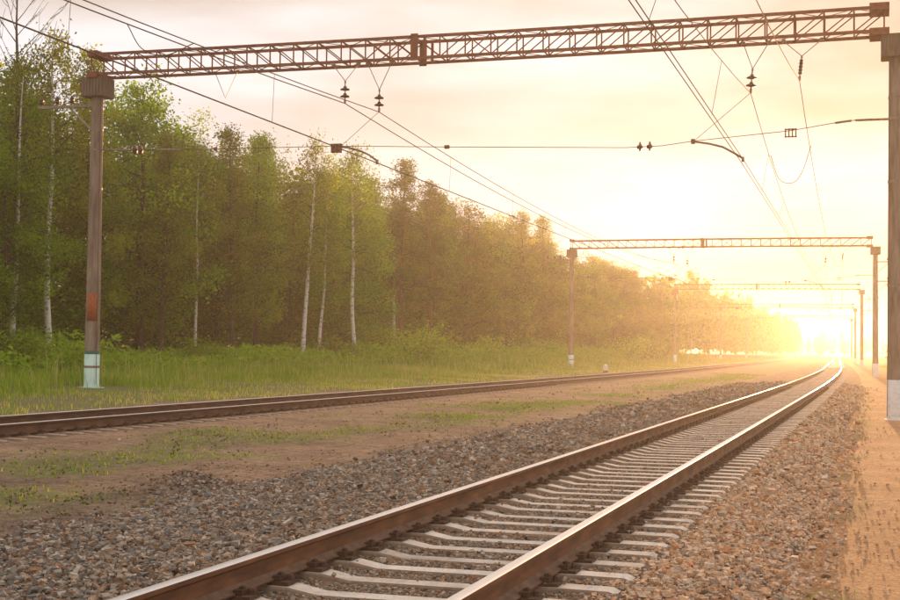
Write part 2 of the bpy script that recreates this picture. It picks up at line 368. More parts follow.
nx, ny = len(gs), len(gt)
i = np.arange((ny - 1) * nx).reshape(ny - 1, nx)[:, :-1].ravel()
Fq = np.stack([i, i + 1, i + nx + 1, i + nx], 1)
sand_glare = np.clip((GS.ravel() + 2.2 + (smooth_noise(GS.ravel(), GT.ravel(), 3, 1.2) - 0.5) * 1.2) / 1.2, 0, 1)
ground = obj('ground', np_mesh('ground', V, Fq, True, {'turf': turf_mask(GS, GT).ravel(), 'sand_glare': sand_glare}), M['ground'])
ground['kind'] = 'structure'

# ballast bed under the near track
def bed_z(s, t):
    e = (smooth_noise(s * 0, t, 11, 2.2, 3) - 0.5) * 0.7
    ps = np.array([-7.4, -6.9, -6.0, -4.7, -4.25, -3.65, -3.4, -2.35, -2.1, -1.5, -1.1, -0.80, -0.25]); pz = np.array([-0.42, -0.335, -0.30, -0.252, -0.232, -0.236, -0.256, -0.256, -0.236, -0.218, -0.262, -0.385, -0.52])
    k = np.clip((-s - 5.2) / 2.0, 0, 1) + np.clip((s + 1.2) / 0.8, 0, 1) * 0.4
    return np.interp(s + e * k, ps, pz) + (smooth_noise(s, t, 12, 0.35, 2) - 0.5) * 0.02 + (smooth_noise(s, t, 13, 1.6, 2) - 0.5) * 0.045 * np.clip((np.abs(s - S1) - 1.3) / 0.8, 0, 1)
bs = np.arange(-7.9, 0.26, 0.15); bt = axis([(-12, 45, 0.2), (45, 100, 1.0), (100, 420, 5)])
BS, BT = np.meshgrid(bs, bt)
V = np.stack([BS + off(BT), BT, bed_z(BS, BT)], -1).reshape(-1, 3)
nx = len(bs); i = np.arange((len(bt) - 1) * nx).reshape(len(bt) - 1, nx)[:, :-1].ravel()
bed = obj('ballast_bed', np_mesh('ballast_bed', V, np.stack([i, i + 1, i + nx + 1, i + nx], 1), True), M['bed']); bed['kind'] = 'structure'

# ------------------------------------------------------------------ loose ballast stones (uncountable)
phi = (1 + 5 ** 0.5) / 2
ICO_V = np.array([(-1, phi, 0), (1, phi, 0), (-1, -phi, 0), (1, -phi, 0), (0, -1, phi), (0, 1, phi), (0, -1, -phi), (0, 1, -phi), (phi, 0, -1), (phi, 0, 1), (-phi, 0, -1), (-phi, 0, 1)]) / math.sqrt(1 + phi * phi)
ICO_F = np.array([(0, 11, 5), (0, 5, 1), (0, 1, 7), (0, 7, 10), (0, 10, 11), (1, 5, 9), (5, 11, 4), (11, 10, 2), (10, 7, 6), (7, 1, 8), (3, 9, 4), (3, 4, 2), (3, 2, 6), (3, 6, 8), (3, 8, 9), (4, 9, 5), (2, 4, 11), (6, 2, 10), (8, 6, 7), (9, 8, 1)])
OCT_V = np.array([(1, 0, 0), (-1, 0, 0), (0, 1, 0), (0, -1, 0), (0, 0, 1), (0, 0, -1)], float)
OCT_F = np.array([(0, 2, 4), (2, 1, 4), (1, 3, 4), (3, 0, 4), (2, 0, 5), (1, 2, 5), (3, 1, 5), (0, 3, 5)])
def rand_rot(n):
    q = rng.normal(size=(n, 4)); q /= np.linalg.norm(q, axis=1, keepdims=True); w, x, y, z = q.T
    return np.stack([1 - 2 * (y * y + z * z), 2 * (x * y - z * w), 2 * (x * z + y * w), 2 * (x * y + z * w), 1 - 2 * (x * x + z * z), 2 * (y * z - x * w), 2 * (x * z - y * w), 2 * (y * z + x * w), 1 - 2 * (x * x + y * y)], 1).reshape(n, 3, 3)
CUB_V = np.array([(x, y, z) for z in (-1, 1) for y in (-1, 1) for x in (-1, 1)], float) * 0.66
CUB_F = np.array([(4, 5, 7), (4, 7, 6), (0, 1, 5), (0, 5, 4), (2, 6, 7), (2, 7, 3), (0, 4, 6), (0, 6, 2), (1, 3, 7), (1, 7, 5)])
SP = 0.543
SLEEPER0 = 3.1
def stones(n_m2, t0, t1, s0, s1, size, base_v, base_f):
    n = int(n_m2 * (t1 - t0) * (s1 - s0))
    s = rng.uniform(s0, s1, n); t = rng.uniform(t0, t1, n)
    # only what a lens near the photographer's place can see
    az = np.degrees(np.arctan2(s + off(t), t)); ok = (az > -42) & (az < 9)
    e1 = (smooth_noise(s * 0, t, 11, 2.2, 3) - 0.5) * 0.9 + (smooth_noise(s, t, 21, 0.6, 2) - 0.5) * 0.9
    full = (s > -7.0 + e1) & (s < -0.62 + e1 * 0.4)
    dist = np.maximum(np.maximum(-7.0 + e1 - s, s + 0.62 - e1 * 0.4), 0)
    keep = np.where(full, 1.0, 0.34 * np.exp(-dist / 0.25) + 0.035 * np.clip(smooth_noise(s, t, 22, 1.1, 3) * 2.2 - 0.5, 0.1, 1.5))
    keep = np.maximum(keep, 0.8 * np.exp(-(((s + 7.5) / 0.5) ** 2 + ((t - 14.0) / 0.6) ** 2)))
    keep = np.where(s > -0.25, keep * 0.45, keep)
    ok &= rng.random(n) < keep
    on_sl = (np.abs(s - S1) < 1.37) & (np.abs((t - SLEEPER0 + SP / 2) % SP - SP / 2) < 0.12)
    ok &= ~on_sl | (rng.random(n) < np.where(t < 15, 0.03, 0.0))
    ok &= ~((np.abs(np.abs(s - S1) - GH) < 0.10))
    s, t, on_sl, dist = s[ok], t[ok], on_sl[ok], dist[ok]; n = len(s)
    inside = np.abs(s - S1) < 1.4
    sz = size * rng.lognormal(0, 0.33, n) * np.where(inside, 0.66, 1.0) * np.where(dist > 0.3, 0.62, 1.0)
    sz = np.minimum(sz, size * 2.1); sz = np.where(inside & (t > 14), np.minimum(sz, 0.026), sz)
    zb = np.where((s > -7.75) & (s < 0.1), np.maximum(bed_z(s, t), ground_z(s, t)), ground_z(s, t))
    z = zb + sz * (rng.uniform(-0.1, 0.35, n) + np.where(rng.random(n) < 0.3, 0.35, 0)) * np.where(inside, 0.55, 1.0) + np.where(on_sl, 0.05, 0)
    sc = sz[:, None] * rng.uniform(0.55, 1.15, (n, 3)) * 0.62
    rot = rand_rot(n); nv = len(base_v)
    yw = rng.uniform(0, 6.28, n); tl = rng.normal(0, 0.5, (n, 2)); cx, sx, cy_, sy_ = np.cos(tl[:, 0]), np.sin(tl[:, 0]), np.cos(yw), np.sin(yw); O = np.zeros(n)
    rz_ = np.stack([cy_, -sy_, O, sy_, cy_, O, O, O, O + 1], 1).reshape(n, 3, 3); rx_ = np.stack([O + 1, O, O, O, cx, -sx, O, sx, cx], 1).reshape(n, 3, 3); rot = rz_ @ rx_
    v = base_v[None] * (1 + rng.uniform(-0.32, 0.32, (n, nv, 1))) * (1 + (rng.uniform(-0.3, 0.3, (n, nv, 3)) if nv == 8 else 0.0))
    v = np.einsum('nij,nkj->nki', rot, v * sc[:, None, :]); v[:, :, 2] *= 0.8
    v += np.stack([s + off(t), t, z], 1)[:, None, :]
    f = (base_f[None] + (np.arange(n) * nv)[:, None, None]).reshape(-1, 3)
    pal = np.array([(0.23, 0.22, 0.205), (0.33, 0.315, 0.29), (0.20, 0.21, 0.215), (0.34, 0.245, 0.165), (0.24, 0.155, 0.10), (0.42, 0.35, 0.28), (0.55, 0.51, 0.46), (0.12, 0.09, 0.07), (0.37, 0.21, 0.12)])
    pal = pal * np.array([1.02, 0.97, 0.90]); pal_glare = pal * np.array([1.88, 1.66, 1.46]); pal_glare = pal_glare * np.minimum(1, 0.74 / pal_glare.max(1, keepdims=True))  # right-hand stones: sun-flare veil painted in as a paler, warmer palette
    wl = np.array([.19, .20, .10, .11, .08, .15, .10, .06, .02]); wi = np.array([.09, .10, .03, .26, .15, .20, .06, .06, .06]); wr = np.array([.08, .14, .02, .22, .08, .28, .13, .02, .03])
    kl = rng.choice(9, n, p=wl / wl.sum()); ki = rng.choice(9, n, p=wi / wi.sum()); kr = rng.choice(9, n, p=wr / wr.sum())
    rust = rng.random(n) < np.exp(-np.maximum(S1 - 1.2 - s, 0) / 1.1)
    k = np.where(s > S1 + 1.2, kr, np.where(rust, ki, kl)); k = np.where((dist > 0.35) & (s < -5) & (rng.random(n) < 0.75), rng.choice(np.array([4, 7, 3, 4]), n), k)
    col = np.where((s > S1 + 1.2)[:, None], pal_glare[k], pal[k]) * rng.uniform(0.75, 1.25, (n, 1)) * np.array([1.0, 0.98, 0.96])
    return v.reshape(-1, 3), f, np.repeat(col, nv, 0)
parts = [stones(1500, 4.0, 9.0, -10.0, 1.0, 0.029, CUB_V, CUB_F), stones(1150, 9.0, 17.0, -12.4, 1.0, 0.032, CUB_V, CUB_F), stones(330, 17.0, 32.0, -12.4, 1.0, 0.042, CUB_V, CUB_F), stones(60, 32.0, 75.0, -12.4, 1.0, 0.066, CUB_V, CUB_F)]
vv, ff, cc = [], [], []; b = 0
for v, f, c in parts: vv.append(v); ff.append(f + b); cc.append(c); b += len(v)
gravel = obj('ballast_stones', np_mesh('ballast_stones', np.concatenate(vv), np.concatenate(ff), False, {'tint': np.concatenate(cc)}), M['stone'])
gravel['kind'] = 'stuff'; gravel['label'] = 'grey and brown crushed stone ballast around the near track'; gravel['category'] = 'gravel'

# ------------------------------------------------------------------ tracks
RAIL_PROF = [(-0.075, -0.180), (-0.075, -0.170), (-0.03, -0.157), (-0.011, -0.140), (-0.009, -0.095), (-0.011, -0.052), (-0.036, -0.036), (-0.0375, -0.008), (-0.030, -0.0015), (-0.012, 0.0)]
RAIL_PROF = RAIL_PROF + [(-x, z) for x, z in RAIL_PROF[::-1]]
def rail_mesh(sc):
    ts = np.concatenate([np.arange(-14, 60, 6.0), np.arange(60, 620, 4.0)])
    pr = np.array(RAIL_PROF); k = len(pr); V = []
    for t in ts:
        V.append(np.stack([sc + off(t) + pr[:, 0], np.full(k, t), pr[:, 1]], 1))
    V = np.concatenate(V); F = []; mi = []
    for a in range(len(ts) - 1):
        for j in range(k):
            j2 = (j + 1) % k
            F.append((a * k + j, (a + 1) * k + j, (a + 1) * k + j2, a * k + j2)); mi.append(1 if j in (7, 8, 9, 10, 11) else (2 if j in (1, 2, 16, 17) else 0))
    return np_mesh('rail', V, np.array(F), False, None, mi)
def sleeper_mesh():
    """concrete sleeper: high rail seats, low waist, sloping sides"""
    xs = [-1.35, -1.30, -0.98, -0.62, -0.42, 0.42, 0.62, 0.98, 1.30, 1.35]; top = [-0.225, -0.205, -0.202, -0.207, -0.243, -0.243, -0.207, -0.202, -0.205, -0.225]
    wt = [0.080, 0.092, 0.095, 0.092, 0.086, 0.086, 0.092, 0.095, 0.092, 0.080]
    V = []; F = []
    for x, z, w in zip(xs, top, wt):
        V += [(x, -w - 0.045, -0.40), (x, -w - 0.010, z - 0.012), (x, -w, z), (x, w, z), (x, w + 0.010, z - 0.012), (x, w + 0.045, -0.40)]
    n = 6
    for a in range(len(xs) - 1):
        for j in range(n - 1): F.append((a * n + j, a * n + j + 1, (a + 1) * n + j + 1, (a + 1) * n + j))
    F.append((0, 5, 4, 3, 2, 1)); e = (len(xs) - 1) * n; F.append(tuple(e + j for j in range(n)))
    return np.array(V), F
def fastening(m, dx):
    m.box((dx, 0, -0.192), (0.36, 0.15, 0.020))
    for s in (-1, 1):
        m.box((dx + s * 0.088, 0, -0.164), (0.06, 0.10, 0.030))
        m.lathe([(0.0, -0.128), (0.012, -0.129), (0.013, -0.134), (0.023, -0.134), (0.024, -0.150), (0.030, -0.152)], 6, Matrix.Translation((dx + s * 0.098, 0, 0)))
        m.lathe([(0.0, -0.148), (0.016, -0.149), (0.024, -0.160), (0.030, -0.184)], 6, Matrix.Translation((dx + s * 0.150, 0.04 * s, 0)))
slV, slF = sleeper_mesh()
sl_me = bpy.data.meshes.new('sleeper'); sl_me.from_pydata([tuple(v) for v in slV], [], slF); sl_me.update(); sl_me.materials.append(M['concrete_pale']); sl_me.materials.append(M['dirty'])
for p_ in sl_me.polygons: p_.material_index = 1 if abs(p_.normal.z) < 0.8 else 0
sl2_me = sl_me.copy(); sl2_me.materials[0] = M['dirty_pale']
fm = MB(); fastening(fm, 0.0)
fa_me = bpy.data.meshes.new('rail_fastening'); fa_me.from_pydata(fm.v, [], fm.f); fa_me.update(); fa_me.materials.append(M['plate'])
def track(S, label, t0, n_fast, sl_me, tail, rails, zoff=0.0):
    root = thing('railway_track', label, 'railway track', (S, 0, 0))
    for sgn in (-1, 1):
        r = obj('rail', rail_mesh(sgn * GH), rails, root)
    k = 0; t = t0; restV = []; restF = []
    while t < 330:
        ang = -math.atan(doff(t))
        if k < 300:
            o = obj('sleeper', sl_me, None, root, (float(off(t)), t, zoff + random.uniform(-0.006, 0.004))); o.rotation_euler = (0, 0, ang + random.uniform(-0.006, 0.006))
            if k < n_fast:
                for sgn in (-1, 1): obj('rail_fastening', fa_me, None, o, (sgn * GH, 0, -zoff))
        else:
            c, s_ = math.cos(ang), math.sin(ang); b = len(restV)
            restV += [(v[0] * c - v[1] * s_ + float(off(t)), v[0] * s_ + v[1] * c + t, v[2]) for v in slV]
            restF += [tuple(b + i for i in f) for f in slF]
        k += 1; t += SP
    if restV:
        me = bpy.data.meshes.new('distant_sleepers'); me.from_pydata(restV, [], restF)
        o = obj('distant_sleepers', me, tail, root); o['kind'] = 'stuff'
    return root
track(S1, 'near railway track with pale concrete sleepers on stone ballast', SLEEPER0, 110, sl_me, M['concrete_pale'], [M['rust'], M['steel_top'], M['dust']])
track(S2, 'farther railway track with rusty rails along the grass verge', 10.2, 90, sl2_me, M['dirty_pale'], [M['old_rust'], M['old_top'], M['old_rust']])

# ------------------------------------------------------------------ gantries
NP_ = 31
def strut_mesh(name, ln, w):
    m = MB(); m.box((0, 0, 0), (w, w * 0.55, ln)); me = bpy.data.meshes.new(name); me.from_pydata(m.v, [], m.f); me.update(); me.materials.append(M['truss']); return me
X0, X1 = SL - 0.02, SR - 0.30
DX = (X1 - X0) / NP_
DEP = 0.36                                   # half width of the box truss along the line
po_me = strut_mesh('post', TD - 0.10, 0.040); di_me = strut_mesh('diagonal', math.hypot(DX, TD - 0.12) - 0.08, 0.032)
cr_me = strut_mesh('cross_strut', 2 * DEP - 0.1, 0.036); hd_me = strut_mesh('lacing', math.hypot(DX, 2 * DEP) - 0.12, 0.026)
def truss(root, camber, detail):
    tr = MB()
    zz = lambda x: ZT + camber * (1 - ((x - (X0 + X1) / 2) / ((X1 - X0) / 2)) ** 2)
    xs = [X0 + DX * i for i in range(NP_ + 1)]
    for sy in (-1, 1):
        for dz in (0.05, TD - 0.05):
            for a in range(0, NP_):
                tr.bar((xs[a] - 0.001, sy * DEP, zz(xs[a]) + dz), (xs[a + 1], sy * DEP, zz(xs[a + 1]) + dz), 0.070, 0.080)
    for x, w in ((X0 + 0.06, 0.34), (X1 - 0.12, 0.50)):        # end plates
        for dz in (0.03, TD - 0.03): tr.box((x, 0, zz(x) + dz), (w, 2 * DEP + 0.16, 0.18))
    xm = xs[14]
    for sy in (-1, 1):                                          # splice plates near the middle
        tr.box((xm, sy * (DEP + 0.05), zz(xm) + TD / 2), (0.22, 0.03, TD + 0.06)); tr.box((xm + 0.30, sy * DEP, zz(xm) + TD / 2), (0.07, 0.05, TD - 0.1))
    ls = MB()
    if detail:
        body = tr.build('truss_beam', M['truss'], root)
    def put(name, me, loc, rot):
        if detail:
            o = obj(name, me, None, body, loc); o.rotation_euler = rot
        else:
            q = Matrix.Translation(loc) @ __import__('mathutils').Euler(rot).to_matrix().to_4x4()
            tr.add([q @ v.co for v in me.vertices], [tuple(p.vertices) for p in me.polygons])
    for a in range(NP_ + 1):
        x = xs[a]
        for sy in (-1, 1): put('post', po_me, (x, sy * DEP, zz(x) + TD / 2), (0, 0, 0))
        for dz in (0.055, TD - 0.055): put('cross_strut', cr_me, (x, 0, zz(x) + dz), (R(90), 0, 0))
        if a < NP_:
            xc = x + DX / 2; al = math.atan2(DX, TD - 0.12) * (1 if a >= 15 else -1)
            for sy in (-1, 1):
                put('diagonal', di_me, (xc, sy * (DEP - 0.03), zz(xc) + TD / 2), (0, al, 0))
                if a in (12, 13, 16): put('diagonal', di_me, (xc, sy * (DEP + 0.03), zz(xc) + TD / 2), (0, -al, 0))
            g = math.atan2(DX, 2 * DEP) * (1 if a % 2 else -1)
            put('lacing', hd_me, (xc, 0, zz(xc) + 0.05), (R(90), 0, g)); put('lacing', hd_me, (xc, 0, zz(xc) + TD - 0.05), (R(90), 0, g))
    if not detail: tr.build('truss_beam', M['truss'], root)
def mast(root, x, zb, left, detail, patch, cross=None):
    rb, rt = 0.235, 0.182; ztop = ZT - 0.03
    rad = lambda z: rb + (rt - rb) * (z - zb) / (ztop - 0.5 - zb)
    m = MB()
    zs = [zb - 0.5] + [zb + (ztop - 0.45 - zb) * i / 8 for i in range(9)]
    m.lathe([(rad(z), z) for z in zs], 20, Matrix.Translation((x, 0, 0)))
    mo = m.build('mast', M['concrete'], root, True)
    c = MB(); w = 0.74
    c.box((x, 0, ztop - 0.30), (w, 0.72, 0.60))
    if detail:
        for k in range(-3, 4): c.box((x + k * 0.105, -0.366, ztop - 0.30), (0.088, 0.02, 0.58)); c.box((x + w / 2 + 0.004, k * 0.1, ztop - 0.30), (0.02, 0.085, 0.58)); c.box((x - w / 2 - 0.004, k * 0.1, ztop - 0.30), (0.02, 0.085, 0.58))
    c.build('capital', M['capital'], mo)
    p = MB(); p.lathe([(rad(zb) + 0.006, zb - 0.02), (rad(zb + 1.05) + 0.005, zb + 1.05), (rad(zb + 1.05) - 0.01, zb + 1.051)], 20, Matrix.Translation((x, 0, 0)))
    p.build('painted_base', M['mint'] if left else M['white'], mo, True)
    f = MB(); f.box((x, 0, zb - 0.06), (0.58, 0.58, 0.18)); f.build('footing', M['mint'] if left else M['white'], mo)
    if detail:
        if left:
            g = MB(); g.lathe([(rad(zb + 1.05) + 0.006, zb + 1.053), (rad(zb + 1.15) + 0.006, zb + 1.155), (rad(zb + 1.15) - 0.01, zb + 1.156)], 20, Matrix.Translation((x, 0, 0))); g.build('green_band', M['green_band'], mo, True)
            a0 = math.atan2(-37.5, 23.3)
            o = MB(); o.lathe([(rad(zb + 2.08) - 0.01, zb + 2.079), (rad(zb + 2.08) + 0.006, zb + 2.08), (rad(zb + 2.95) + 0.006, zb + 2.95), (rad(zb + 2.95) - 0.01, zb + 2.951)], 10, Matrix.Translation((x, 0, 0)), (a0 - 0.95, a0 + 0.65))
            if patch: o.build('orange_patch', M['orange_patch'], mo, True)
        for z in ((zb + 0.66, 7.42, 8.05, 8.72, 6.2) if left else (8.03, 7.48, 5.82, 3.1)):
            b = MB(); b.lathe([(rad(z) - 0.01, z - 0.035), (rad(z) + 0.014, z - 0.034), (rad(z) + 0.014, z + 0.034), (rad(z) - 0.01, z + 0.035)], 20, Matrix.Translation((x, 0, 0))); b.build('steel_band', M['galv'], mo)
        gw = MB(); sx = -0.03 if not left else 0.03
        gw.tube([(x + math.copysign(rad(z) + 0.012, sx) * 0.9, -0.10, z) for z in np.linspace(zb + 0.1, ztop - 0.62, 9)], 0.008, 5); gw.build('earth_wire', M['wire'], mo)
    if cross:                                                    # cross-arms that carry feeder lines
        sd_, zlist = cross
        for z in zlist:
            a = MB(); a.box((x + sd_ * 1.12, 0, z), (2.0, 0.09, 0.085)); ao = a.build('cross_arm', M['galv'], mo)
            b = MB(); b.bar((x + sd_ * 1.02, 0.055, z - 0.03), (x + sd_ * 0.2, 0.02, z - 0.78), 0.05, 0.05); b.build('brace', M['galv'], ao)
            for dx in (0.92, 1.45, 2.02):
                pi_ = MB(); pi_.lathe([(0.012, 0.04), (0.014, 0.12), (0.075, 0.12), (0.082, 0.17), (0.05, 0.19), (0.075, 0.21), (0.06, 0.29), (0.035, 0.31), (0.035, 0.34), (0, 0.35)], 12, Matrix.Translation((x + sd_ * dx, 0, z)))
                pi_.build('pin_insulator', M['porcelain'], ao, True)
    return mo
G_LAB = ['nearest rusty lattice portal gantry spanning both tracks, left post with orange patch', 'second lattice portal gantry down the line, with pale painted post bases',
         'third portal gantry down the line, faint in the sun haze', 'fourth portal gantry down the line, beyond the third in the glow', 'fifth and farthest portal gantry, almost lost in the sun glow']
gloc = []
for gi, t in enumerate(GANTRY_T):
    rz = -math.atan(doff(t)); loc = (float(off(t)), t, 0)
    root = thing('portal_gantry', G_LAB[gi], 'gantry', loc, rz, 'gantries over the railway'); gloc.append((loc, rz))
    truss(root, -0.05 if gi == 0 else 0.04, gi < 2)
    mast(root, SL, -0.03, True, gi < 2, gi == 0, (-1, (8.83,)))
    mast(root, SR, -0.41, False, gi < 2, False, (1, (8.5, 7.0)) if gi else None)
def G(gi, s, z, dy=0.0):
    """point in a gantry's plane -> world"""
    (lx, ly, _), rz = gloc[gi]
    return Vector((lx + s * math.cos(rz) - dy * math.sin(rz), ly + s * math.sin(rz) + dy * math.cos(rz), z))

# ---- hanging insulators, steady arms and cross cables at the gantries
INS = [('LA', -14.99, 8.60, (-15.36, -14.58), 0.0, 'over the farther track, left of the pair'), ('LB', -13.91, 8.30, (-14.28, -13.54), 0.0, 'over the farther track, right of the pair'),
       ('RA', -3.22, 8.38, (-3.42, -2.74), 0.08, 'over the near track, left of the pair'), ('RB', -1.94, 8.66, (-2.35, -1.36), 0.10, 'over the near track, right of the pair')]
ORD = ['nearest', 'second', 'third']
def insulator(gi, s, z, hx, tilt, lab, slim):
    root = thing('insulator_string', 'brown insulator string on the %s gantry %s' % (ORD[gi], lab), 'insulator', G(gi, s, z), gloc[gi][1], 'suspension insulators')
    top = 0.55
    m = MB(); m.lathe([(0.02, -0.06), (0.035, -0.05), (0.035, 0.05), (0.018, 0.07), (0.018, top), (0.03, top), (0.03, top + 0.05), (0.0, top + 0.06)], 8, Matrix.Rotation(tilt, 4, 'Y')); m.build('clamp_rod', M['galv'], root)
    for zc in ((0.15, 0.36) if not slim else (0.15, 0.24, 0.33, 0.42)):
        r = 0.145 if not slim else 0.055
        d = MB(); d.lathe([(0.03, zc - 0.045), (r * 0.6, zc - 0.03), (r, zc - 0.02), (r, zc), (r * 0.55, zc + 0.035), (0.05, zc + 0.05), (0.045, zc + 0.09), (0.0, zc + 0.095)], 14, Matrix.Rotation(tilt, 4, 'Y')); d.build('disc', M['porcelain'], root, True)
    h = MB(); p0 = Vector((math.sin(tilt) * (top + 0.05), 0, top + 0.05))
    for x in hx: h.tube([p0, Vector((x - s, 0, ZT - z - 0.02))], 0.012, 5); h.box((x - s, 0, ZT - z - 0.01), (0.11, 0.09, 0.07))
    h.build('v_hanger', M['galv'], root)
for gi in range(3):
    for k, s, z, hx, tl, lab in INS: insulator(gi, s, z, hx, tl, lab, k == 'RB')
vh = thing('wire_hanger', 'thin v-shaped wire hanger below the nearest gantry by the left post', 'hanger', G(0, -18.9, 8.87), gloc[0][1])
m = MB(); m.tube([(-0.36, 0, 0.80), (0, 0, 0), (0.40, 0, 0.80)], 0.012, 5); m.build('hanger_wire', M['wire'], vh)
m = MB(); m.box((-0.36, 0, 0.80), (0.1, 0.08, 0.06)); m.box((0.40, 0, 0.80), (0.1, 0.08, 0.06)); m.build('clip', M['truss'], vh)

ARM = {'left': [(-15.13, 7.25), (-14.85, 7.22), (-14.45, 7.10), (-14.20, 6.98), (-13.95, 6.80)], 'right': [(-4.76, 7.06), (-4.30, 6.98), (-3.95, 6.88), (-3.68, 6.72), (-3.42, 6.56)]}
for gi in range(3):
    for side, pts in ARM.items():
        tr_ = 'farther' if side == 'left' else 'near'
        root = thing('steady_arm', 'bent steady arm holding the contact wire of the %s track at the %s gantry' % (tr_, ORD[gi]), 'steady arm', G(gi, *pts[0]), gloc[gi][1], 'steady arms')
        b = Vector((pts[0][0], 0, pts[0][1]))
        m = MB(); m.tube([Vector((s, 0, z)) - b for s, z in pts], 0.030, 8); m.build('arm_tube', M['galv'], root, True)
        m = MB(); e = Vector((pts[-1][0], 0, pts[-1][1])) - b; m.box(e + Vector((0, 0, -0.03)), (0.07, 0.06, 0.14)); m.build('wire_clamp', M['galv'], root)
        m = MB()
        if side == 'left':
            for k in range(3): m.box((-0.22 + k * 0.11, 0, -0.06), (0.07, 0.16, 0.22))
            m.box((-0.11, 0, 0.07), (0.34, 0.12, 0.05))
        else:
            m.box((0, 0, 0), (0.10, 0.10, 0.13))
        m.build('hinge_bracket', M['truss'], root)
        # stay wire up to the insulator
        q = INS[1] if side == 'left' else INS[2]
        m = MB(); m.tube([(0.05, 0, 0.03), (q[1] - b.x, 0, q[2] - b.z - 0.05)], 0.008, 5); m.build('stay_wire', M['wire'], root)
CROSS = [(-23.13, 7.42), (-21.97, 7.38), (-20.41, 7.33), (-15.29, 7.28), (-11.81, 7.14), (-6.6, 6.95), (-5.60, 6.97), (-4.76, 7.07), (-2.18, 7.26), (-1.02, 7.43), (-0.51, 7.48), (0.33, 7.48)]
for gi in range(3):
    root = thing('cross_cable', 'thin cable stretched across the tracks below the %s gantry' % ORD[gi], 'cable', G(gi, 0, 0), gloc[gi][1], 'cross cables')
    m = MB(); m.tube([(s, 0, z) for s, z in CROSS], 0.011, 5); m.build('cable', M['wire'], root)
    for a, b in ((CROSS[0], CROSS[1]), (CROSS[2], (-21.2, 7.36)), (CROSS[-2], CROSS[-1]), ((-1.02, 7.43), (-0.6, 7.475))):
        m = MB(); m.tube([(a[0], 0, a[1]), (b[0], 0, b[1])], 0.032, 7); m.build('tie_rod', M['galv'], root)
    for s, z in ((-21.97, 7.38), (-21.78, 7.375), (-6.22, 6.955), (-5.95, 6.96)):
        M4 = Matrix.Translation((s, 0, z)) @ Matrix.Rotation(R(90), 4, 'Y')
        m = MB(); m.lathe([(0, -0.07), (0.05, -0.07), (0.06, -0.02), (0.15, 0.0), (0.15, 0.02), (0.05, 0.05), (0.03, 0.08), (0, 0.08)], 14, M4); m.build('disc_insulator', M['porcelain'], root, True)
    m = MB()
    for k in range(4): m.box((-2.30 + k * 0.09, 0, 7.20), (0.03, 0.08, 0.24))
    m.box((-2.165, 0, 7.10), (0.32, 0.05, 0.03)); m.box((-2.165, 0, 7.30), (0.32, 0.05, 0.03)); m.build('spring_clamp', M['wire'], root)
    m = MB(); m.box((-11.81, 0, 7.14), (0.14, 0.07, 0.10)); m.box((-19.2, 0, 7.32), (0.10, 0.06, 0.10)); m.build('cable_clip', M['truss'], root)

# ---- overhead wires
SUP = [(None, GANTRY_T[0] - 73.25)] + [(i, t) for i, t in enumerate(GANTRY_T)]
def support(i, s, z):
    gi, t = SUP[i]
    return Vector((s, t, z)) if gi is None else G(gi, s, z)
def wire(label, cat, s_list, z, sag, r, name='overhead_wire', group='overhead wires', seg=16, drop_to=None):
    root = thing(name, label, cat, (0, 0, 0), 0, group)
    for s in s_list:
        pts = []
        for i in range(len(SUP) - 1):
            a, b = support(i, s, z), support(i + 1, s, z)
            for k in range(seg + (i == len(SUP) - 2)):
                u = k / seg; p = a.lerp(b, u); p.z -= 4 * sag * u * (1 - u); pts.append(p)
        m = MB(); m.tube(pts, r, 5); m.build('conductor', M['wire'], root)
        if drop_to is not None:
            for i in range(len(SUP) - 2):
                a, b = support(i, s, z), support(i + 1, s, z)
                for u in (0.10, 0.22, 0.36, 0.5, 0.64, 0.78, 0.90):
                    p = a.lerp(b, u); p.z -= 4 * sag * u * (1 - u); q = support(i, drop_to[0], drop_to[1]).lerp(support(i + 1, drop_to[0], drop_to[1]), u)
                    d = MB(); d.tube([p, q], 0.006, 4); d.build('dropper', M['wire'], root)
    return root
wire('single contact wire running above the farther track', 'wire', [-13.95], 6.74, 0.0, 0.017)
wire('twin contact wires running above the near track', 'wire', [-3.48, -3.38], 6.48, 0.0, 0.0105)
wire('left of two sagging carrier wires over the farther track', 'wire', [-14.99], 8.54, 0.9, 0.015)
wire('right of two sagging carrier wires over the farther track', 'wire', [-13.91], 8.24, 0.9, 0.013, drop_to=(-13.95, 6.76))
wire('carrier wire with droppers sagging above the near track contact wires', 'wire', [-3.22], 8.32, 1.75, 0.010, drop_to=(-3.43, 6.50))
wire('feeder wire hung nearest the right posts above the path side', 'wire', [-1.94], 8.60, 2.1, 0.010)
lw = [(-24.25, 'innermost'), (-24.78, 'middle'), (-25.35, 'outermost')]
for s, w in lw: wire('%s of three thin lines on the left posts beside the wood' % w, 'wire', [s], 9.16, 0.6, 0.007)
for s, w in ((2.0, 'inner'), (2.54, 'outer')):
    pass
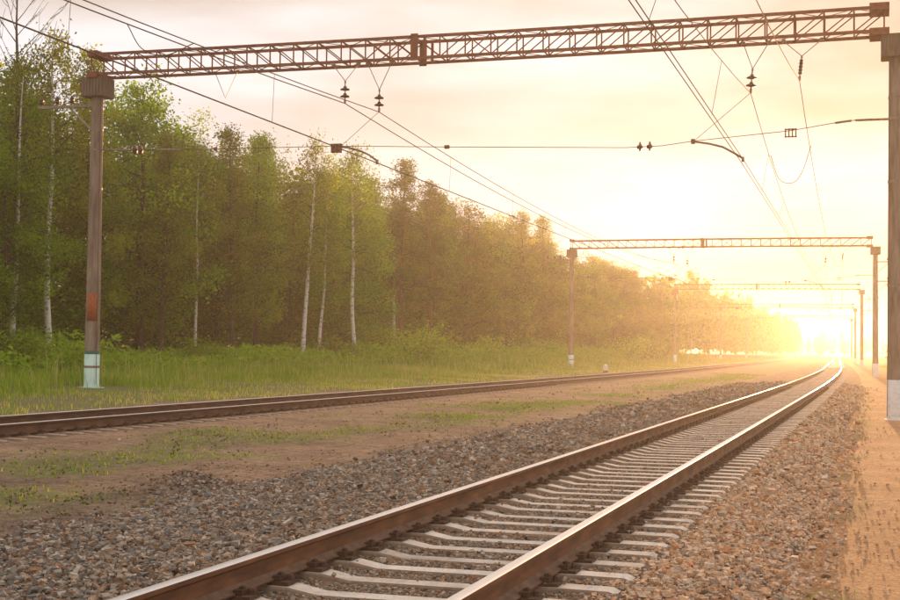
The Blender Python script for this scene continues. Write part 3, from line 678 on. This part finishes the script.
# jumpers
def jumper(label, pts, r=0.011):
    # Catmull-Rom through the points
    out = []
    Q = [Vector(p) for p in pts]; Q = [2 * Q[0] - Q[1]] + Q + [2 * Q[-1] - Q[-2]]
    for i in range(1, len(Q) - 2):
        for k in range(6):
            u = k / 6; a, b, c, d = Q[i - 1], Q[i], Q[i + 1], Q[i + 2]
            out.append(0.5 * (2 * b + (c - a) * u + (2 * a - 5 * b + 4 * c - d) * u * u + (3 * b - a - 3 * c + d) * u ** 3))
    out.append(Q[-2])
    m = MB(); m.tube(out, r, 5); o = m.build('jumper_cable', M['wire']); tag(o, label, 'cable', 'jumper cables'); return o
def sagz(z, sag, t):
    u = ((t - GANTRY_T[0]) / 73.25) % 1.0; return z - 4 * sag * u * (1 - u)
jumper('looped jumper cable between the near track carrier wire and its feeder', [P(-3.22, 45.0, sagz(8.32, 1.75, 45)), P(-2.95, 45.0, 6.9), P(-2.5, 44.8, 6.75), P(-2.2, 44.6, 7.1), P(-1.94, 44.5, sagz(8.60, 2.1, 44.5))])
tj = 25.2
jumper('short looped jumper between the two carrier wires above the nearest gantry', [P(-14.99, tj, sagz(8.54, .9, tj)), P(-14.75, tj + .2, 7.55), P(-14.35, tj + .5, 7.45), P(-13.91, tj + .9, sagz(8.24, .9, tj + .9))])

# ------------------------------------------------------------------ small things beside the line
def marker(t, s, label, h=0.55, z=None):
    z = float(ground_z(np.array([s]), np.array([t]))[0]) if z is None else z
    root = thing('marker_post', label, 'post', P(s, t, z), 0.3)
    m = MB(); m.box((0, 0, 0.08), (0.30, 0.30, 0.16)); m.build('base', M['black'], root)
    m = MB(); w = 0.15
    m.add([(-w, -w, 0.16), (w, -w, 0.16), (w, w, 0.16), (-w, w, 0.16), (-w, -w, h - 0.12), (w, -w, h - 0.12), (w, w, h - 0.12), (-w, w, h - 0.12), (0, 0, h)], [(0, 1, 5, 4), (1, 2, 6, 5), (2, 3, 7, 6), (3, 0, 4, 7), (4, 5, 8), (5, 6, 8), (6, 7, 8), (7, 4, 8)]); m.build('white_cap', M['white'], root)
marker(93.0, -17.4, 'small white marker post with black foot beside the farther track', 0.62)

# ------------------------------------------------------------------ vegetation generators
def tube_np(pts, rad, n=5):
    pts = np.asarray(pts, float); k = len(pts)
    d = np.gradient(pts, axis=0); d /= np.linalg.norm(d, axis=1, keepdims=True) + 1e-9
    up = np.where(np.abs(d[:, 2:3]) < 0.9, np.array([[0, 0, 1.]]), np.array([[1., 0, 0]]))
    u = np.cross(d, up); u /= np.linalg.norm(u, axis=1, keepdims=True) + 1e-9; w = np.cross(u, d)
    a = np.arange(n) * 2 * np.pi / n
    V = pts[:, None, :] + (u[:, None, :] * np.cos(a)[None, :, None] + w[:, None, :] * np.sin(a)[None, :, None]) * np.asarray(rad)[:, None, None]
    i = np.arange(k - 1)[:, None] * n; j = np.arange(n)[None]; j2 = (j + 1) % n
    F = np.stack([i + j, i + j2, i + n + j2, i + n + j], -1).reshape(-1, 4)
    return V.reshape(-1, 3), F
def join(parts):
    V = []; F = []; b = 0
    for v, f in parts: V.append(v); F.append(f + b); b += len(v)
    return np.concatenate(V), np.concatenate(F)
def leaves_np(c, size, aspect=0.6, droop=0.0):
    n = len(c); u = rng.normal(size=(n, 3)); u[:, 2] = u[:, 2] * (0.7) - droop; u /= np.linalg.norm(u, axis=1, keepdims=True)
    w = np.cross(u, rng.normal(size=(n, 3))); w /= np.linalg.norm(w, axis=1, keepdims=True) + 1e-9
    sz = size * rng.uniform(0.5, 1.6, (n, 1)); a = u * sz * 0.5; b = w * sz * 0.5 * aspect
    V = np.stack([c - a, c + b * 1.0 - a * 0.1, c + a, c - b - a * 0.1], 1).reshape(-1, 3)
    return V, np.arange(n * 4).reshape(n, 4)
def tree_data(kind, H, seed, nleaf, leaf):
    global rng
    keep = rng; rng = np.random.default_rng(seed)
    parts = []; clumps = []; sig = []
    lean = rng.normal(0, 0.02, 2)
    cb = {'broad': 0.07, 'birch': 0.38, 'pine': 0.34, 'aspen': 0.16, 'bare': 0.35}[kind]
    rmax = {'broad': 0.265, 'birch': 0.17, 'pine': 0.14, 'aspen': 0.125, 'bare': 0.13}[kind] * H
    zt = np.linspace(0, H * 0.97, 10); wob = np.cumsum(rng.normal(0, 0.05, (10, 2)), 0) * H / 15
    tp = np.stack([lean[0] * zt + wob[:, 0], lean[1] * zt + wob[:, 1], zt - 0.3], 1)
    r0 = {'broad': 0.014, 'birch': 0.0125, 'pine': 0.013, 'aspen': 0.011, 'bare': 0.010}[kind] * H
    parts.append(tube_np(tp, r0 * (1 - zt / H) ** 0.8 + 0.012, 8))
    nb = {'broad': 54, 'birch': 46, 'pine': 44, 'aspen': 52, 'bare': 34}[kind]
    for k in range(nb):
        h = cb + (0.97 - cb) * (k + rng.random()) / nb
        x = (h - cb) / (1 - cb)
        if kind == 'broad': pr = (1 - abs(2 * x - 0.75) ** 2.2 * 0.55) if x < 0.9 else 0.5; pr = max(pr * (1 - max(0, x - 0.55) * 1.3), 0.2)
        elif kind == 'birch': pr = math.sin(math.pi * min(1, 0.18 + 0.80 * x)) ** 0.8 + 0.12
        elif kind == 'pine': pr = (1 - x) ** 0.65 * (0.75 + 0.25 * math.sin(x * 9)) + 0.16
        elif kind == 'aspen': pr = (1 - x) ** 0.55 * min(1, 0.55 + x * 2) + 0.10
        else: pr = (1 - x) ** 0.5 + 0.15
        ln = rmax * pr * rng.uniform(0.65, 1.2)
        az = rng.uniform(0, 2 * math.pi)
        rise = {'broad': 0.62, 'birch': 0.75, 'pine': 0.15, 'aspen': 0.7, 'bare': 1.1}[kind] + rng.normal(0, 0.15)
        base = np.array([np.interp(h * H, zt, tp[:, 0]), np.interp(h * H, zt, tp[:, 1]), h * H - 0.3])
        q = np.linspace(0, 1, 5)
        curl = {'birch': -0.75, 'pine': -0.05, 'broad': -0.2, 'aspen': -0.2, 'bare': 0.25}[kind]
        bp = base + np.stack([np.cos(az) * ln * q, np.sin(az) * ln * q, ln * (rise * q + curl * q * q)], 1) + np.cumsum(rng.normal(0, 0.03 * ln, (5, 3)), 0) * q[:, None]
        parts.append(tube_np(bp, (0.35 * r0 * (1 - h) + 0.012) * (1 - q * 0.85), 4))
        if kind == 'bare':
            for _ in range(5):
                qq = rng.uniform(0.25, 0.95); p0 = np.array([np.interp(qq, q, bp[:, i]) for i in range(3)]); a2 = az + rng.normal(0, 0.8); l2 = ln * rng.uniform(0.25, 0.6)
                parts.append(tube_np(np.stack([p0, p0 + l2 * 0.5 * np.array([math.cos(a2), math.sin(a2), 0.8]), p0 + l2 * np.array([math.cos(a2), math.sin(a2), 1.2])]), [0.011, 0.009, 0.006], 3))
            continue
        nc = max(2, int(ln / (0.55 if kind != 'pine' else 0.5)))
        for _ in range(nc):
            qq = rng.uniform(0.3, 1.08); p0 = np.array([np.interp(min(qq, 1), q, bp[:, i]) for i in range(3)]) + rng.normal(0, 0.22, 3)
            if kind == 'birch': p0[2] -= abs(rng.normal(0, 0.35))
            clumps.append(p0); sig.append(rng.uniform(0.2, 0.5) * (0.8 if kind in ('birch', 'pine', 'aspen') else 1.0))
    tv, tf = parts[0]; bv, bf = join(parts[1:])
    if not clumps: rng = keep; tv, tf = join(parts); return tv, tf, None, None, None, None, None
    cl = np.array(clumps); sg = np.array(sig); wgt = sg ** 2; idx = rng.choice(len(cl), nleaf, p=wgt / wgt.sum())
    sp = rng.normal(size=(nleaf, 3)) * sg[idx][:, None] * np.array([1, 1, {'birch': 1.2, 'broad': 0.85, 'aspen': 0.9}.get(kind, 0.6)])
    lc = cl[idx] + sp
    lv, lf = leaves_np(lc, leaf, 0.65 if kind != 'pine' else 0.35, 0.5 if kind == 'birch' else 0)
    tint = np.clip(0.48 + rng.normal(0, 0.30, len(cl))[idx] + rng.normal(0, 0.14, nleaf), 0, 1)
    rng = keep
    return tv, tf, lv, lf, np.repeat(tint, 4), bv, bf
BARK = {'broad': 'bark', 'birch': 'birch_bark', 'pine': 'pine_bark', 'aspen': 'bark', 'bare': 'bark'}
LEAF = {'broad': 'leaf', 'birch': 'birch_leaf', 'pine': 'needle', 'aspen': 'birch_leaf'}
protos = {}
def proto(kind, k, nleaf, leaf, H=15.0):
    tv, tf, lv, lf, ti, bv, bf = tree_data(kind, H, 100 + 13 * k + len(kind) * 7, nleaf, leaf)
    tm = np_mesh('trunk', tv, tf, True); tm.materials.append(M[BARK[kind]]); bm_ = None
    if bv is not None: bm_ = np_mesh('branches', bv, bf, True); bm_.materials.append(M['pine_bark' if kind == 'pine' else 'bark'])
    cm = None
    if lv is not None: cm = np_mesh('crown', lv, lf, False, {'tint': ti}); cm.materials.append(M[LEAF[kind]])
    protos[(kind, k)] = (tm, cm, bm_)
for k in range(3): proto('broad', k, 25000, 0.16)
for k in range(3): proto('birch', k, 10000, 0.13)
for k in range(2): proto('pine', k, 19000, 0.17)
for k in range(2): proto('aspen', k, 15000, 0.13)
proto('bare', 0, 0, 0.1)
def pix_x(s, t):
    v = Vector((s, t, 0)); return 450 + 1370 * v.dot(R0) / v.dot(Vector((F0.x, F0.y, 0)).normalized())
def tree(kind, k, s, t, H, label, group=None, rz=None, w=1.0, lean=0.0):
    z = float(ground_z(np.array([s]), np.array([t]))[0])
    nm = {'broad': 'leafy_tree', 'birch': 'birch_tree', 'pine': 'pine_tree', 'aspen': 'slender_tree', 'bare': 'bare_tree'}[kind]
    root = thing(nm, label, 'tree', (s, t, z), random.uniform(0, 6.28) if rz is None else rz, group)
    root.scale = (H / 15 * w, H / 15 * w, H / 15); root.rotation_euler[1] = lean
    tm, cm, bm_ = protos[(kind, k)]
    obj('trunk', tm, None, root); 
    if bm_: obj('branches', bm_, None, root)
    if cm: obj('crown', cm, None, root)
    return root
def at_px(px, s):
    """t at which the vertical plane through photo column px meets the line x = s"""
    a = YAW - math.atan((px - 450) / 1370.16)
    return -s / math.tan(a)

# hand-placed, recognisable trees: photo column, distance from the line, height, kind
HAND = [
    ('bare', 0, 15, -34.0, 16.6, 'bare thin-branched tree rising above the wood at the far left edge'),
    ('birch', 0, 13, -31.9, 12.0, 'thin white birch trunk nearest the left edge of the picture'),
    ('birch', 1, 47, -31.8, 14.4, 'tall birch with a bright white trunk just left of the nearest gantry post'),
    ('broad', 0, 3, -31.6, 8.2, 'low bright green leafy tree at the left edge of the wood'),
    ('aspen', 0, 86, -37.0, 15.6, 'tall slender tree whose top rises behind the nearest left gantry post'),
    ('broad', 1, 138, -37.5, 15.2, 'large leafy tree with spreading crown right of the nearest left gantry post'),
    ('birch', 2, 303, -31.6, 13.6, 'white-trunked birch standing leftmost of the three bright trunks in mid wood'),
    ('birch', 0, 318, -31.4, 11.0, 'leaning white birch trunk in the middle of the three bright trunks'),
    ('birch', 1, 355, -31.8, 14.8, 'white birch standing rightmost of the three bright trunks in mid wood'),
    ('aspen', 0, 163, -34.5, 12.0, 'slim brown trunk at the dark wood edge right of the orange-patched post'),
    ('birch', 1, 197, -35.0, 12.5, 'slim pale birch trunk below the gap in the tree line'),
    ('aspen', 1, 234, -34.5, 13.4, 'slender brownish trunk left of the darkest stretch of the wood edge'),
    ('aspen', 1, 258, -35.0, 13.8, 'slim leafy tree with a brownish trunk left of the three bright birches'),
    ('pine', 0, 400, -36.0, 16.2, 'dark dense conifer forming the highest crown of the mid wood'),
    ('pine', 1, 432, -35.5, 15.2, 'dark conifer right of the highest mid-wood crown'),
    ('aspen', 0, 523, -35.0, 15.6, 'pointed slender tree left one of the pair before the second gantry'),
    ('aspen', 1, 546, -35.5, 16.2, 'pointed slender tree right one of the pair before the second gantry'),
    ('birch', 1, 691, -31.0, 12.0, 'lone pale birch trunk by the third gantry post in the haze'),
]
taken = []
for kind, k, px, s, H, lab in HAND:
    t = at_px(px, s); taken.append((s, t))
    tree(kind, k, s, t, H, lab, w=0.62 if px == 197 else (0.8 if kind == 'birch' else 1.0), lean=0.05 if px == 318 else (0.02 if px == 47 else 0.0), rz=0 if px in (318, 47) else None)
# the rest of the front edge
r2 = random.Random(11)
front = []
t = 36.0
while t < 235:
    s = -36.6 + r2.uniform(-1.3, 1.1); kind = r2.choices(['broad', 'aspen', 'birch', 'pine'], [6, 2.4, 0.35, 0.8])[0]
    if all((a - s) ** 2 + (b - t) ** 2 > 2.2 ** 2 for a, b in taken): front.append((s, t, kind))
    t += r2.uniform(3.0, 5.2)
ADJ = {'broad': 'broad leafy tree', 'aspen': 'slender leafy tree', 'birch': 'drooping birch', 'pine': 'dark conifer'}
def where(px):
    if px < 90: return 'left of the nearest gantry'
    if px < 290: return 'left of the bright birches'
    if px < 400: return 'among the bright birches'
    if px < 582: return 'before the second gantry post'
    return 'past the second gantry post'
ORDW = ['first', 'second', 'third', 'fourth', 'fifth', 'sixth', 'seventh', 'eighth', 'ninth', 'tenth', 'eleventh', 'twelfth', 'thirteenth', 'fourteenth', 'fifteenth', 'sixteenth', 'seventeenth', 'eighteenth', 'nineteenth', 'twentieth']
cnt = {}
for s, t, kind in front:
    w = where(pix_x(s, t)); cnt[(kind, w)] = cnt.get((kind, w), 0) + 1; n = cnt[(kind, w)]
    tree(kind, r2.randrange({'broad': 3, 'birch': 3, 'pine': 2, 'aspen': 2}[kind]), s, t, r2.uniform(11.5, 14.8), '%s %s at the wood edge %s' % (ORDW[n - 1], ADJ[kind], w), 'trees along the edge of the wood')
t = 40.0
while t < 245:
    s = -41.2 + r2.uniform(-1.8, 1.8); kind = r2.choices(['broad', 'aspen', 'birch', 'pine'], [5, 2, 1, 1])[0]
    tree(kind, r2.randrange(2), s, t, r2.uniform(13.0, 16.0), 'crown of a tree standing behind the front row of the wood', 'trees in the second row of the wood')
    t += r2.uniform(3.6, 5.6)

# deep and far wood: reads as one mass
def mass(name, spots, label, nleaf, leaf, mats, wide=1.0):
    dv, df, dt = [], [], []; b = 0
    tvs, tfs = [], []; tb = 0
    base = [tree_data(k, 15.0, 900 + i, nleaf, leaf) for i, k in enumerate(('broad', 'aspen', 'pine' if wide == 1 else 'broad', 'broad', 'birch' if wide == 1 else 'broad'))]
    for (x, y, z, h) in spots:
        tv, tf, lv, lf, ti, _, _ = base[rng.integers(len(base))]
        a = rng.uniform(0, 6.28); c, s_ = math.cos(a), math.sin(a); k = h / 15
        rot = np.array([[c * wide, -s_ * wide, 0], [s_ * wide, c * wide, 0], [0, 0, 1]]) * k
        dv.append(lv @ rot.T + (x, y, z)); df.append(lf + b); b += len(lv); dt.append(np.clip(ti * rng.uniform(0.6, 1.2), 0, 1))
    o = obj(name, np_mesh(name, np.concatenate(dv), np.concatenate(df), False, {'tint': np.concatenate(dt)}), mats); o['kind'] = 'stuff'; o['label'] = label; o['category'] = 'wood'
    return o
sp_ = []
for row, s0 in enumerate((-45.5, -52.0, -60.0)):
    t = 42.0 + row * 2
    while t < 250:
        x = s0 + rng.uniform(-2, 2); y = t; sp_.append((x, y, 0.8, rng.uniform(13.0, 16.0))); t += rng.uniform(4.2, 6.4)
low = [(rng.uniform(-46, -36.5), rng.uniform(38, 120), 0.5, rng.uniform(1.8, 3.0)) for k in range(220)] + [(rng.uniform(-50, -36.5), rng.uniform(36, 130), 0.5, rng.uniform(3.0, 6.5)) for k in range(330)] + [(rng.uniform(-64, -50), rng.uniform(48, 120), 0.6, rng.uniform(3.5, 6.5)) for k in range(130)] + [(rng.uniform(-74, -62), rng.uniform(60, 130), 0.6, rng.uniform(3.5, 6.5)) for k in range(70)] + [(rng.uniform(-44, -36), rng.uniform(130, 250), 0.5, rng.uniform(3.0, 6.5)) for k in range(110)]
mass('wood_interior', sp_, 'dense green inside of the wood behind its edge', 800, 0.44, M['leaf'])
mass('understorey', low, 'dark green bushes filling the space between the trunks', 300, 0.35, M['leaf'], 2.0)
sp_ = []
for row, s0 in enumerate((-33.5, -38.0, -44.0, -52.0)):
    t = 238.0
    while t < 640:
        sp_.append((s0 + rng.uniform(-2, 2), t, 0.5, rng.uniform(13.0, 16.2))); t += rng.uniform(5.5, 9.0)
for k in range(90):                                   # wood closing the view far ahead and on the right
    sp_.append((rng.uniform(-70, 90), rng.uniform(900, 1150), 0.2, rng.uniform(13, 17)))
mass('distant_wood', sp_, 'distant tree line fading into the sun haze', 420, 0.8, M['leaf'])

# ---- shrubs
def shrub_mesh(seed, n, leaf, hgt, rad):
    global rng
    keep = rng; rng = np.random.default_rng(seed)
    parts = []; cl = []
    for k in range(16):
        a = rng.uniform(0, 6.28); l = rng.uniform(0.5, 1.0); q = np.linspace(0, 1, 4)
        tip = np.array([math.cos(a) * rad * l * 0.8, math.sin(a) * rad * l * 0.8, hgt * rng.uniform(0.55, 1.0) * (1.1 - 0.35 * l)])
        pts = q[:, None] * tip[None] + np.array([0, 0, 1]) * (q * (1 - q))[:, None] * 0.3
        parts.append(tube_np(pts, 0.025 * (1 - q * 0.8), 4))
        for _ in range(5): cl.append(tip * rng.uniform(0.35, 1.05) + rng.normal(0, 0.12, 3))
    cl = np.array(cl); cl[:, 2] = np.maximum(cl[:, 2], 0.1)
    idx = rng.integers(len(cl), size=n); c = cl[idx] + rng.normal(size=(n, 3)) * np.array([0.24, 0.24, 0.18]) * rad / 1.4
    lv, lf = leaves_np(c, leaf, 0.6); ti = np.clip(0.5 + rng.normal(0, 0.2, len(cl))[idx] + rng.normal(0, 0.15, n), 0, 1)
    tv, tf = join(parts); rng = keep
    tm = np_mesh('stem', tv, tf, True); tm.materials.append(M['bark']); cm = np_mesh('foliage', lv, lf, False, {'tint': np.repeat(ti, 4)}); cm.materials.append(M['fern'])
    return tm, cm
shr = [shrub_mesh(51 + k, 2600, 0.11, 1.9, 1.5) for k in range(3)]
def shrub(k, s, t, sc, label, group=None):
    x = float(off(t)) * 0 + s; z = float(ground_z(np.array([s]), np.array([t]))[0])
    root = thing('shrub', label, 'shrub', (x, t, z - 0.05), random.uniform(0, 6.28), group); root.scale = (sc * 1.4, sc * 1.4, sc * 1.15)
    obj('stem', shr[k][0], None, root); obj('foliage', shr[k][1], None, root)
for px, s, sc, lab in ((335, -30.5, 0.9, 'small bright shrub between the bright birch trunks'), (385, -30.6, 1.15, 'rounded shrub right of the rightmost bright birch'), (412, -30.2, 1.35, 'larger rounded shrub below the dark conifers'),
                       (445, -30.6, 1.05, 'shrub at the wood foot below the conifers, right one'), (488, -30.8, 1.1, 'pale shrub left of the second gantry post'), (540, -31, 1.2, 'shrub close left of the second gantry post'),
                       (628, -29.0, 1.5, 'broad hazy shrub right of the second gantry post, left one of three'), (645, -28.6, 1.7, 'broad hazy shrub right of the second gantry post, middle of three'), (664, -28.8, 1.4, 'broad hazy shrub right of the second gantry post, right one of three'),
                       (14, -30.0, 0.7, 'small leafy shrub at the left edge below the wood'), (205, -30.4, 0.7, 'low shrub on the verge right of the nearest left post')):
    shrub(random.randrange(3), s, at_px(px, s), sc, lab)
for n, (s, t, sc) in enumerate(((5.5, 92, 1.3), (7.0, 112, 1.6), (6.0, 134, 1.5), (8.5, 150, 2.0), (6.5, 172, 1.7), (9, 190, 2.0), (7.0, 214, 1.8), (9.5, 240, 2.2))):
    shrub(n % 3, s + float(off(t)), t, sc, '%s shrub along the right side beyond the path, counted from the front' % ORDW[n], 'shrubs on the right of the path')

# ---- undergrowth at the foot of the wood
def scatter(n, s0, s1, t0, t1):
    s = rng.uniform(s0, s1, n); t = rng.uniform(t0, t1, n); return s, t
cl = []; szs = []
s, t = scatter(5200, -36.5, -28.2, 38, 250); s2_, t2_ = scatter(2300, -31.0, -27.6, 34, 150); s, t = np.concatenate([s, s2_]), np.concatenate([t, t2_])
dens = smooth_noise(s, t, 31, 5.0, 3); kp = rng.random(len(s)) < np.clip((dens - 0.25) * 3, 0.1, 1) * np.clip((-s - 27.8) / 1.6, 0, 1); s, t = s[kp], t[kp]
z = ground_z(s, t); hgt = rng.uniform(0.4, 1.2, len(s)) * np.clip(0.1 + smooth_noise(s, t, 33, 4.0, 2) * 2.0, 0.35, 1.9) * np.where(t > 75, 1.25, 1.0)
n_l = 22
c = np.repeat(np.stack([s, t, z], 1), n_l, 0); hh = np.repeat(hgt, n_l)
az = rng.uniform(0, 6.28, len(c)); u = rng.random(len(c)); rr = hh * 0.75 * u
c = c + np.stack([np.cos(az) * rr, np.sin(az) * rr, hh * (1.15 * u - 0.45 * u * u) + 0.05], 1)
lv, lf = leaves_np(c, 0.22, 0.4)
ug = obj('undergrowth', np_mesh('undergrowth', lv, lf, False, {'tint': np.repeat(np.clip(0.5 + rng.normal(0, 0.2, len(c)), 0, 1), 4)}), M['fern'])
ug['kind'] = 'stuff'; ug['label'] = 'bright ferns and low plants along the foot of the wood'; ug['category'] = 'undergrowth'

# ---- grass
def blades(s, t, hgt, wid, tint, zf=ground_z):
    n = len(s); z = zf(s, t); a = rng.uniform(0, 6.28, n); bend = rng.uniform(0.1, 0.6, n) * hgt
    dx, dy = np.cos(a), np.sin(a); px, py = -dy * wid / 2, dx * wid / 2
    x = s + off(t)
    b0 = np.stack([x - px, t - py, z - 0.02], 1); b1 = np.stack([x + px, t + py, z - 0.02], 1)
    m0 = np.stack([x - px * .8 + dx * bend * .3, t - py * .8 + dy * bend * .3, z + hgt * .6], 1); m1 = np.stack([x + px * .8 + dx * bend * .3, t + py * .8 + dy * bend * .3, z + hgt * .6], 1)
    tp = np.stack([x + dx * bend, t + dy * bend, z + hgt], 1)
    V = np.stack([b0, b1, m1, m0, tp], 1).reshape(-1, 3); k = np.arange(n) * 5
    return V, np.stack([k, k + 1, k + 2, k + 3], 1), np.stack([k + 3, k + 2, k + 4], 1), np.repeat(tint, 5)
Vs, Q, T3, TT = [], [], [], []; base = 0
def add_blades(s, t, hgt, wid, tint):
    global base
    v, q, t3, ti = blades(s, t, hgt, wid, tint); Vs.append(v); Q.append(q + base); T3.append(t3 + base); TT.append(ti); base += len(v)
# verge
for n, t0, t1, wk in ((85000, 18, 75, 1.0), (45000, 75, 160, 1.8), (16000, 160, 330, 3.2)):
    s, t = scatter(n, -33.5, -16.4, t0, t1)
    m_ = turf_mask(s, t); tall = np.clip((-s - 20.0 + (smooth_noise(s, t, 41, 3.0) - 0.5) * 3) / 3.0, 0, 1)
    dens = np.clip(smooth_noise(s, t, 42, 1.6, 3) * 2.4 - 0.55, 0.05, 1); kp = rng.random(n) < m_ * dens * np.where((np.abs(s + 22.6) < 1.3) & (np.abs(t - 36.4) < 1.9), 0.06, 1.0)
    s, t, tall = s[kp], t[kp], tall[kp]; k = len(s)
    clump = smooth_noise(s, t, 43, 0.8, 2)
    hgt = (0.09 + 0.30 * tall) * rng.uniform(0.55, 1.35, k) * (0.6 + 0.8 * clump)
    tint = np.clip(0.52 + 1.1 * (smooth_noise(s, t, 44, 2.5) - 0.5) + rng.normal(0, 0.16, k) + np.where(rng.random(k) < 0.06 + 0.22 * (1 - tall), 0.45, 0), 0, 1)
    stalk = rng.random(k) < 0.02; hgt = np.where(stalk, hgt * 2.1, hgt); tint = np.where(stalk, 0.95, tint)
    add_blades(s, t, hgt, (0.014 + 0.010 * tall) * wk * 1.25, tint)
# strip of turf between the tracks, weeds on the ballast edge, verge of the path
for n, s0, s1, t0, t1, wk in ((60000, -12.2, -6.9, 10, 45, 1.0), (40000, -12.0, -6.9, 45, 110, 2.2), (9000, -0.9, 0.2, 6, 60, 1.0)):
    s, t = scatter(n, s0, s1, t0, t1); m_ = turf_mask(s, t); kp = rng.random(n) < m_ ** 1.3 * (0.35 if s0 > -2 else 0.55)
    s, t = s[kp], t[kp]; k = len(s)
    add_blades(s, t, rng.uniform(0.012, 0.05, k) * (0.6 + 0.9 * smooth_noise(s, t, 45, 0.7)), 0.012 * wk * rng.uniform(0.7, 1.5, k), np.clip(0.22 + rng.normal(0, 0.2, k) + np.where(rng.random(k) < 0.07, 0.7, 0), 0, 1))
# right of the path
s, t = scatter(14000, 2.6, 9.5, 40, 220); kp = rng.random(len(s)) < turf_mask(s, t); s, t = s[kp], t[kp]
add_blades(s, t, rng.uniform(0.1, 0.4, len(s)), rng.uniform(0.02, 0.05, len(s)), np.clip(0.5 + rng.normal(0, .2, len(s)), 0, 1))
gr = obj('grass', np_mesh('grass', np.concatenate(Vs), [np.concatenate(Q), np.concatenate(T3)], False, {'tint': np.concatenate(TT)}), M['grass'])
gr['kind'] = 'stuff'; gr['label'] = 'green grass on the verge and between the tracks'; gr['category'] = 'grass'
# low leafy weeds on the dirt
s, t = scatter(420, -12.3, -7.3, 10, 40); kp = rng.random(420) < np.clip(turf_mask(s, t) * 1.3, 0.06, 1); s, t = s[kp], t[kp]
e_s = rng.normal(-8.9, 0.8, 46); e_t = rng.normal(12.2, 1.0, 46); s, t = np.concatenate([s, e_s]), np.concatenate([t, e_t])
c = np.repeat(np.stack([s, t, ground_z(s, t)], 1), 9, 0); az = rng.uniform(0, 6.28, len(c)); rr = rng.uniform(0.01, 0.13, len(c))
c = c + np.stack([np.cos(az) * rr, np.sin(az) * rr, 0.02 + rng.uniform(0, 0.09, len(c))], 1)
lv, lf = leaves_np(c, 0.036, 0.55)
wd_ = obj('weeds', np_mesh('weeds', lv, lf, False, {'tint': np.repeat(np.clip(0.35 + rng.normal(0, .25, len(c)), 0, 1), 4)}), M['weed']); wd_['kind'] = 'stuff'; wd_['label'] = 'small leafy weeds on the bare earth between the tracks'; wd_['category'] = 'weeds'

# ------------------------------------------------------------------ haze
hz = MB(); hz.box((0, 1350, 9.6), (3200, 3500, 23.5)); ho = hz.build('haze', None); ho['kind'] = 'stuff'; ho['label'] = 'warm evening haze filling the air'; ho['category'] = 'haze'
hm = bpy.data.materials.new('haze_air'); hm.use_nodes = True; n_ = hm.node_tree.nodes; n_.clear()
out = n_.new('ShaderNodeOutputMaterial'); pv = n_.new('ShaderNodeVolumePrincipled')
pv.inputs['Color'].default_value = (0.97, 0.87, 0.72, 1); pv.inputs['Density'].default_value = HAZE_DENSITY; pv.inputs['Anisotropy'].default_value = HAZE_G
hm.node_tree.links.new(pv.outputs[0], out.inputs['Volume']); ho.data.materials.append(hm)
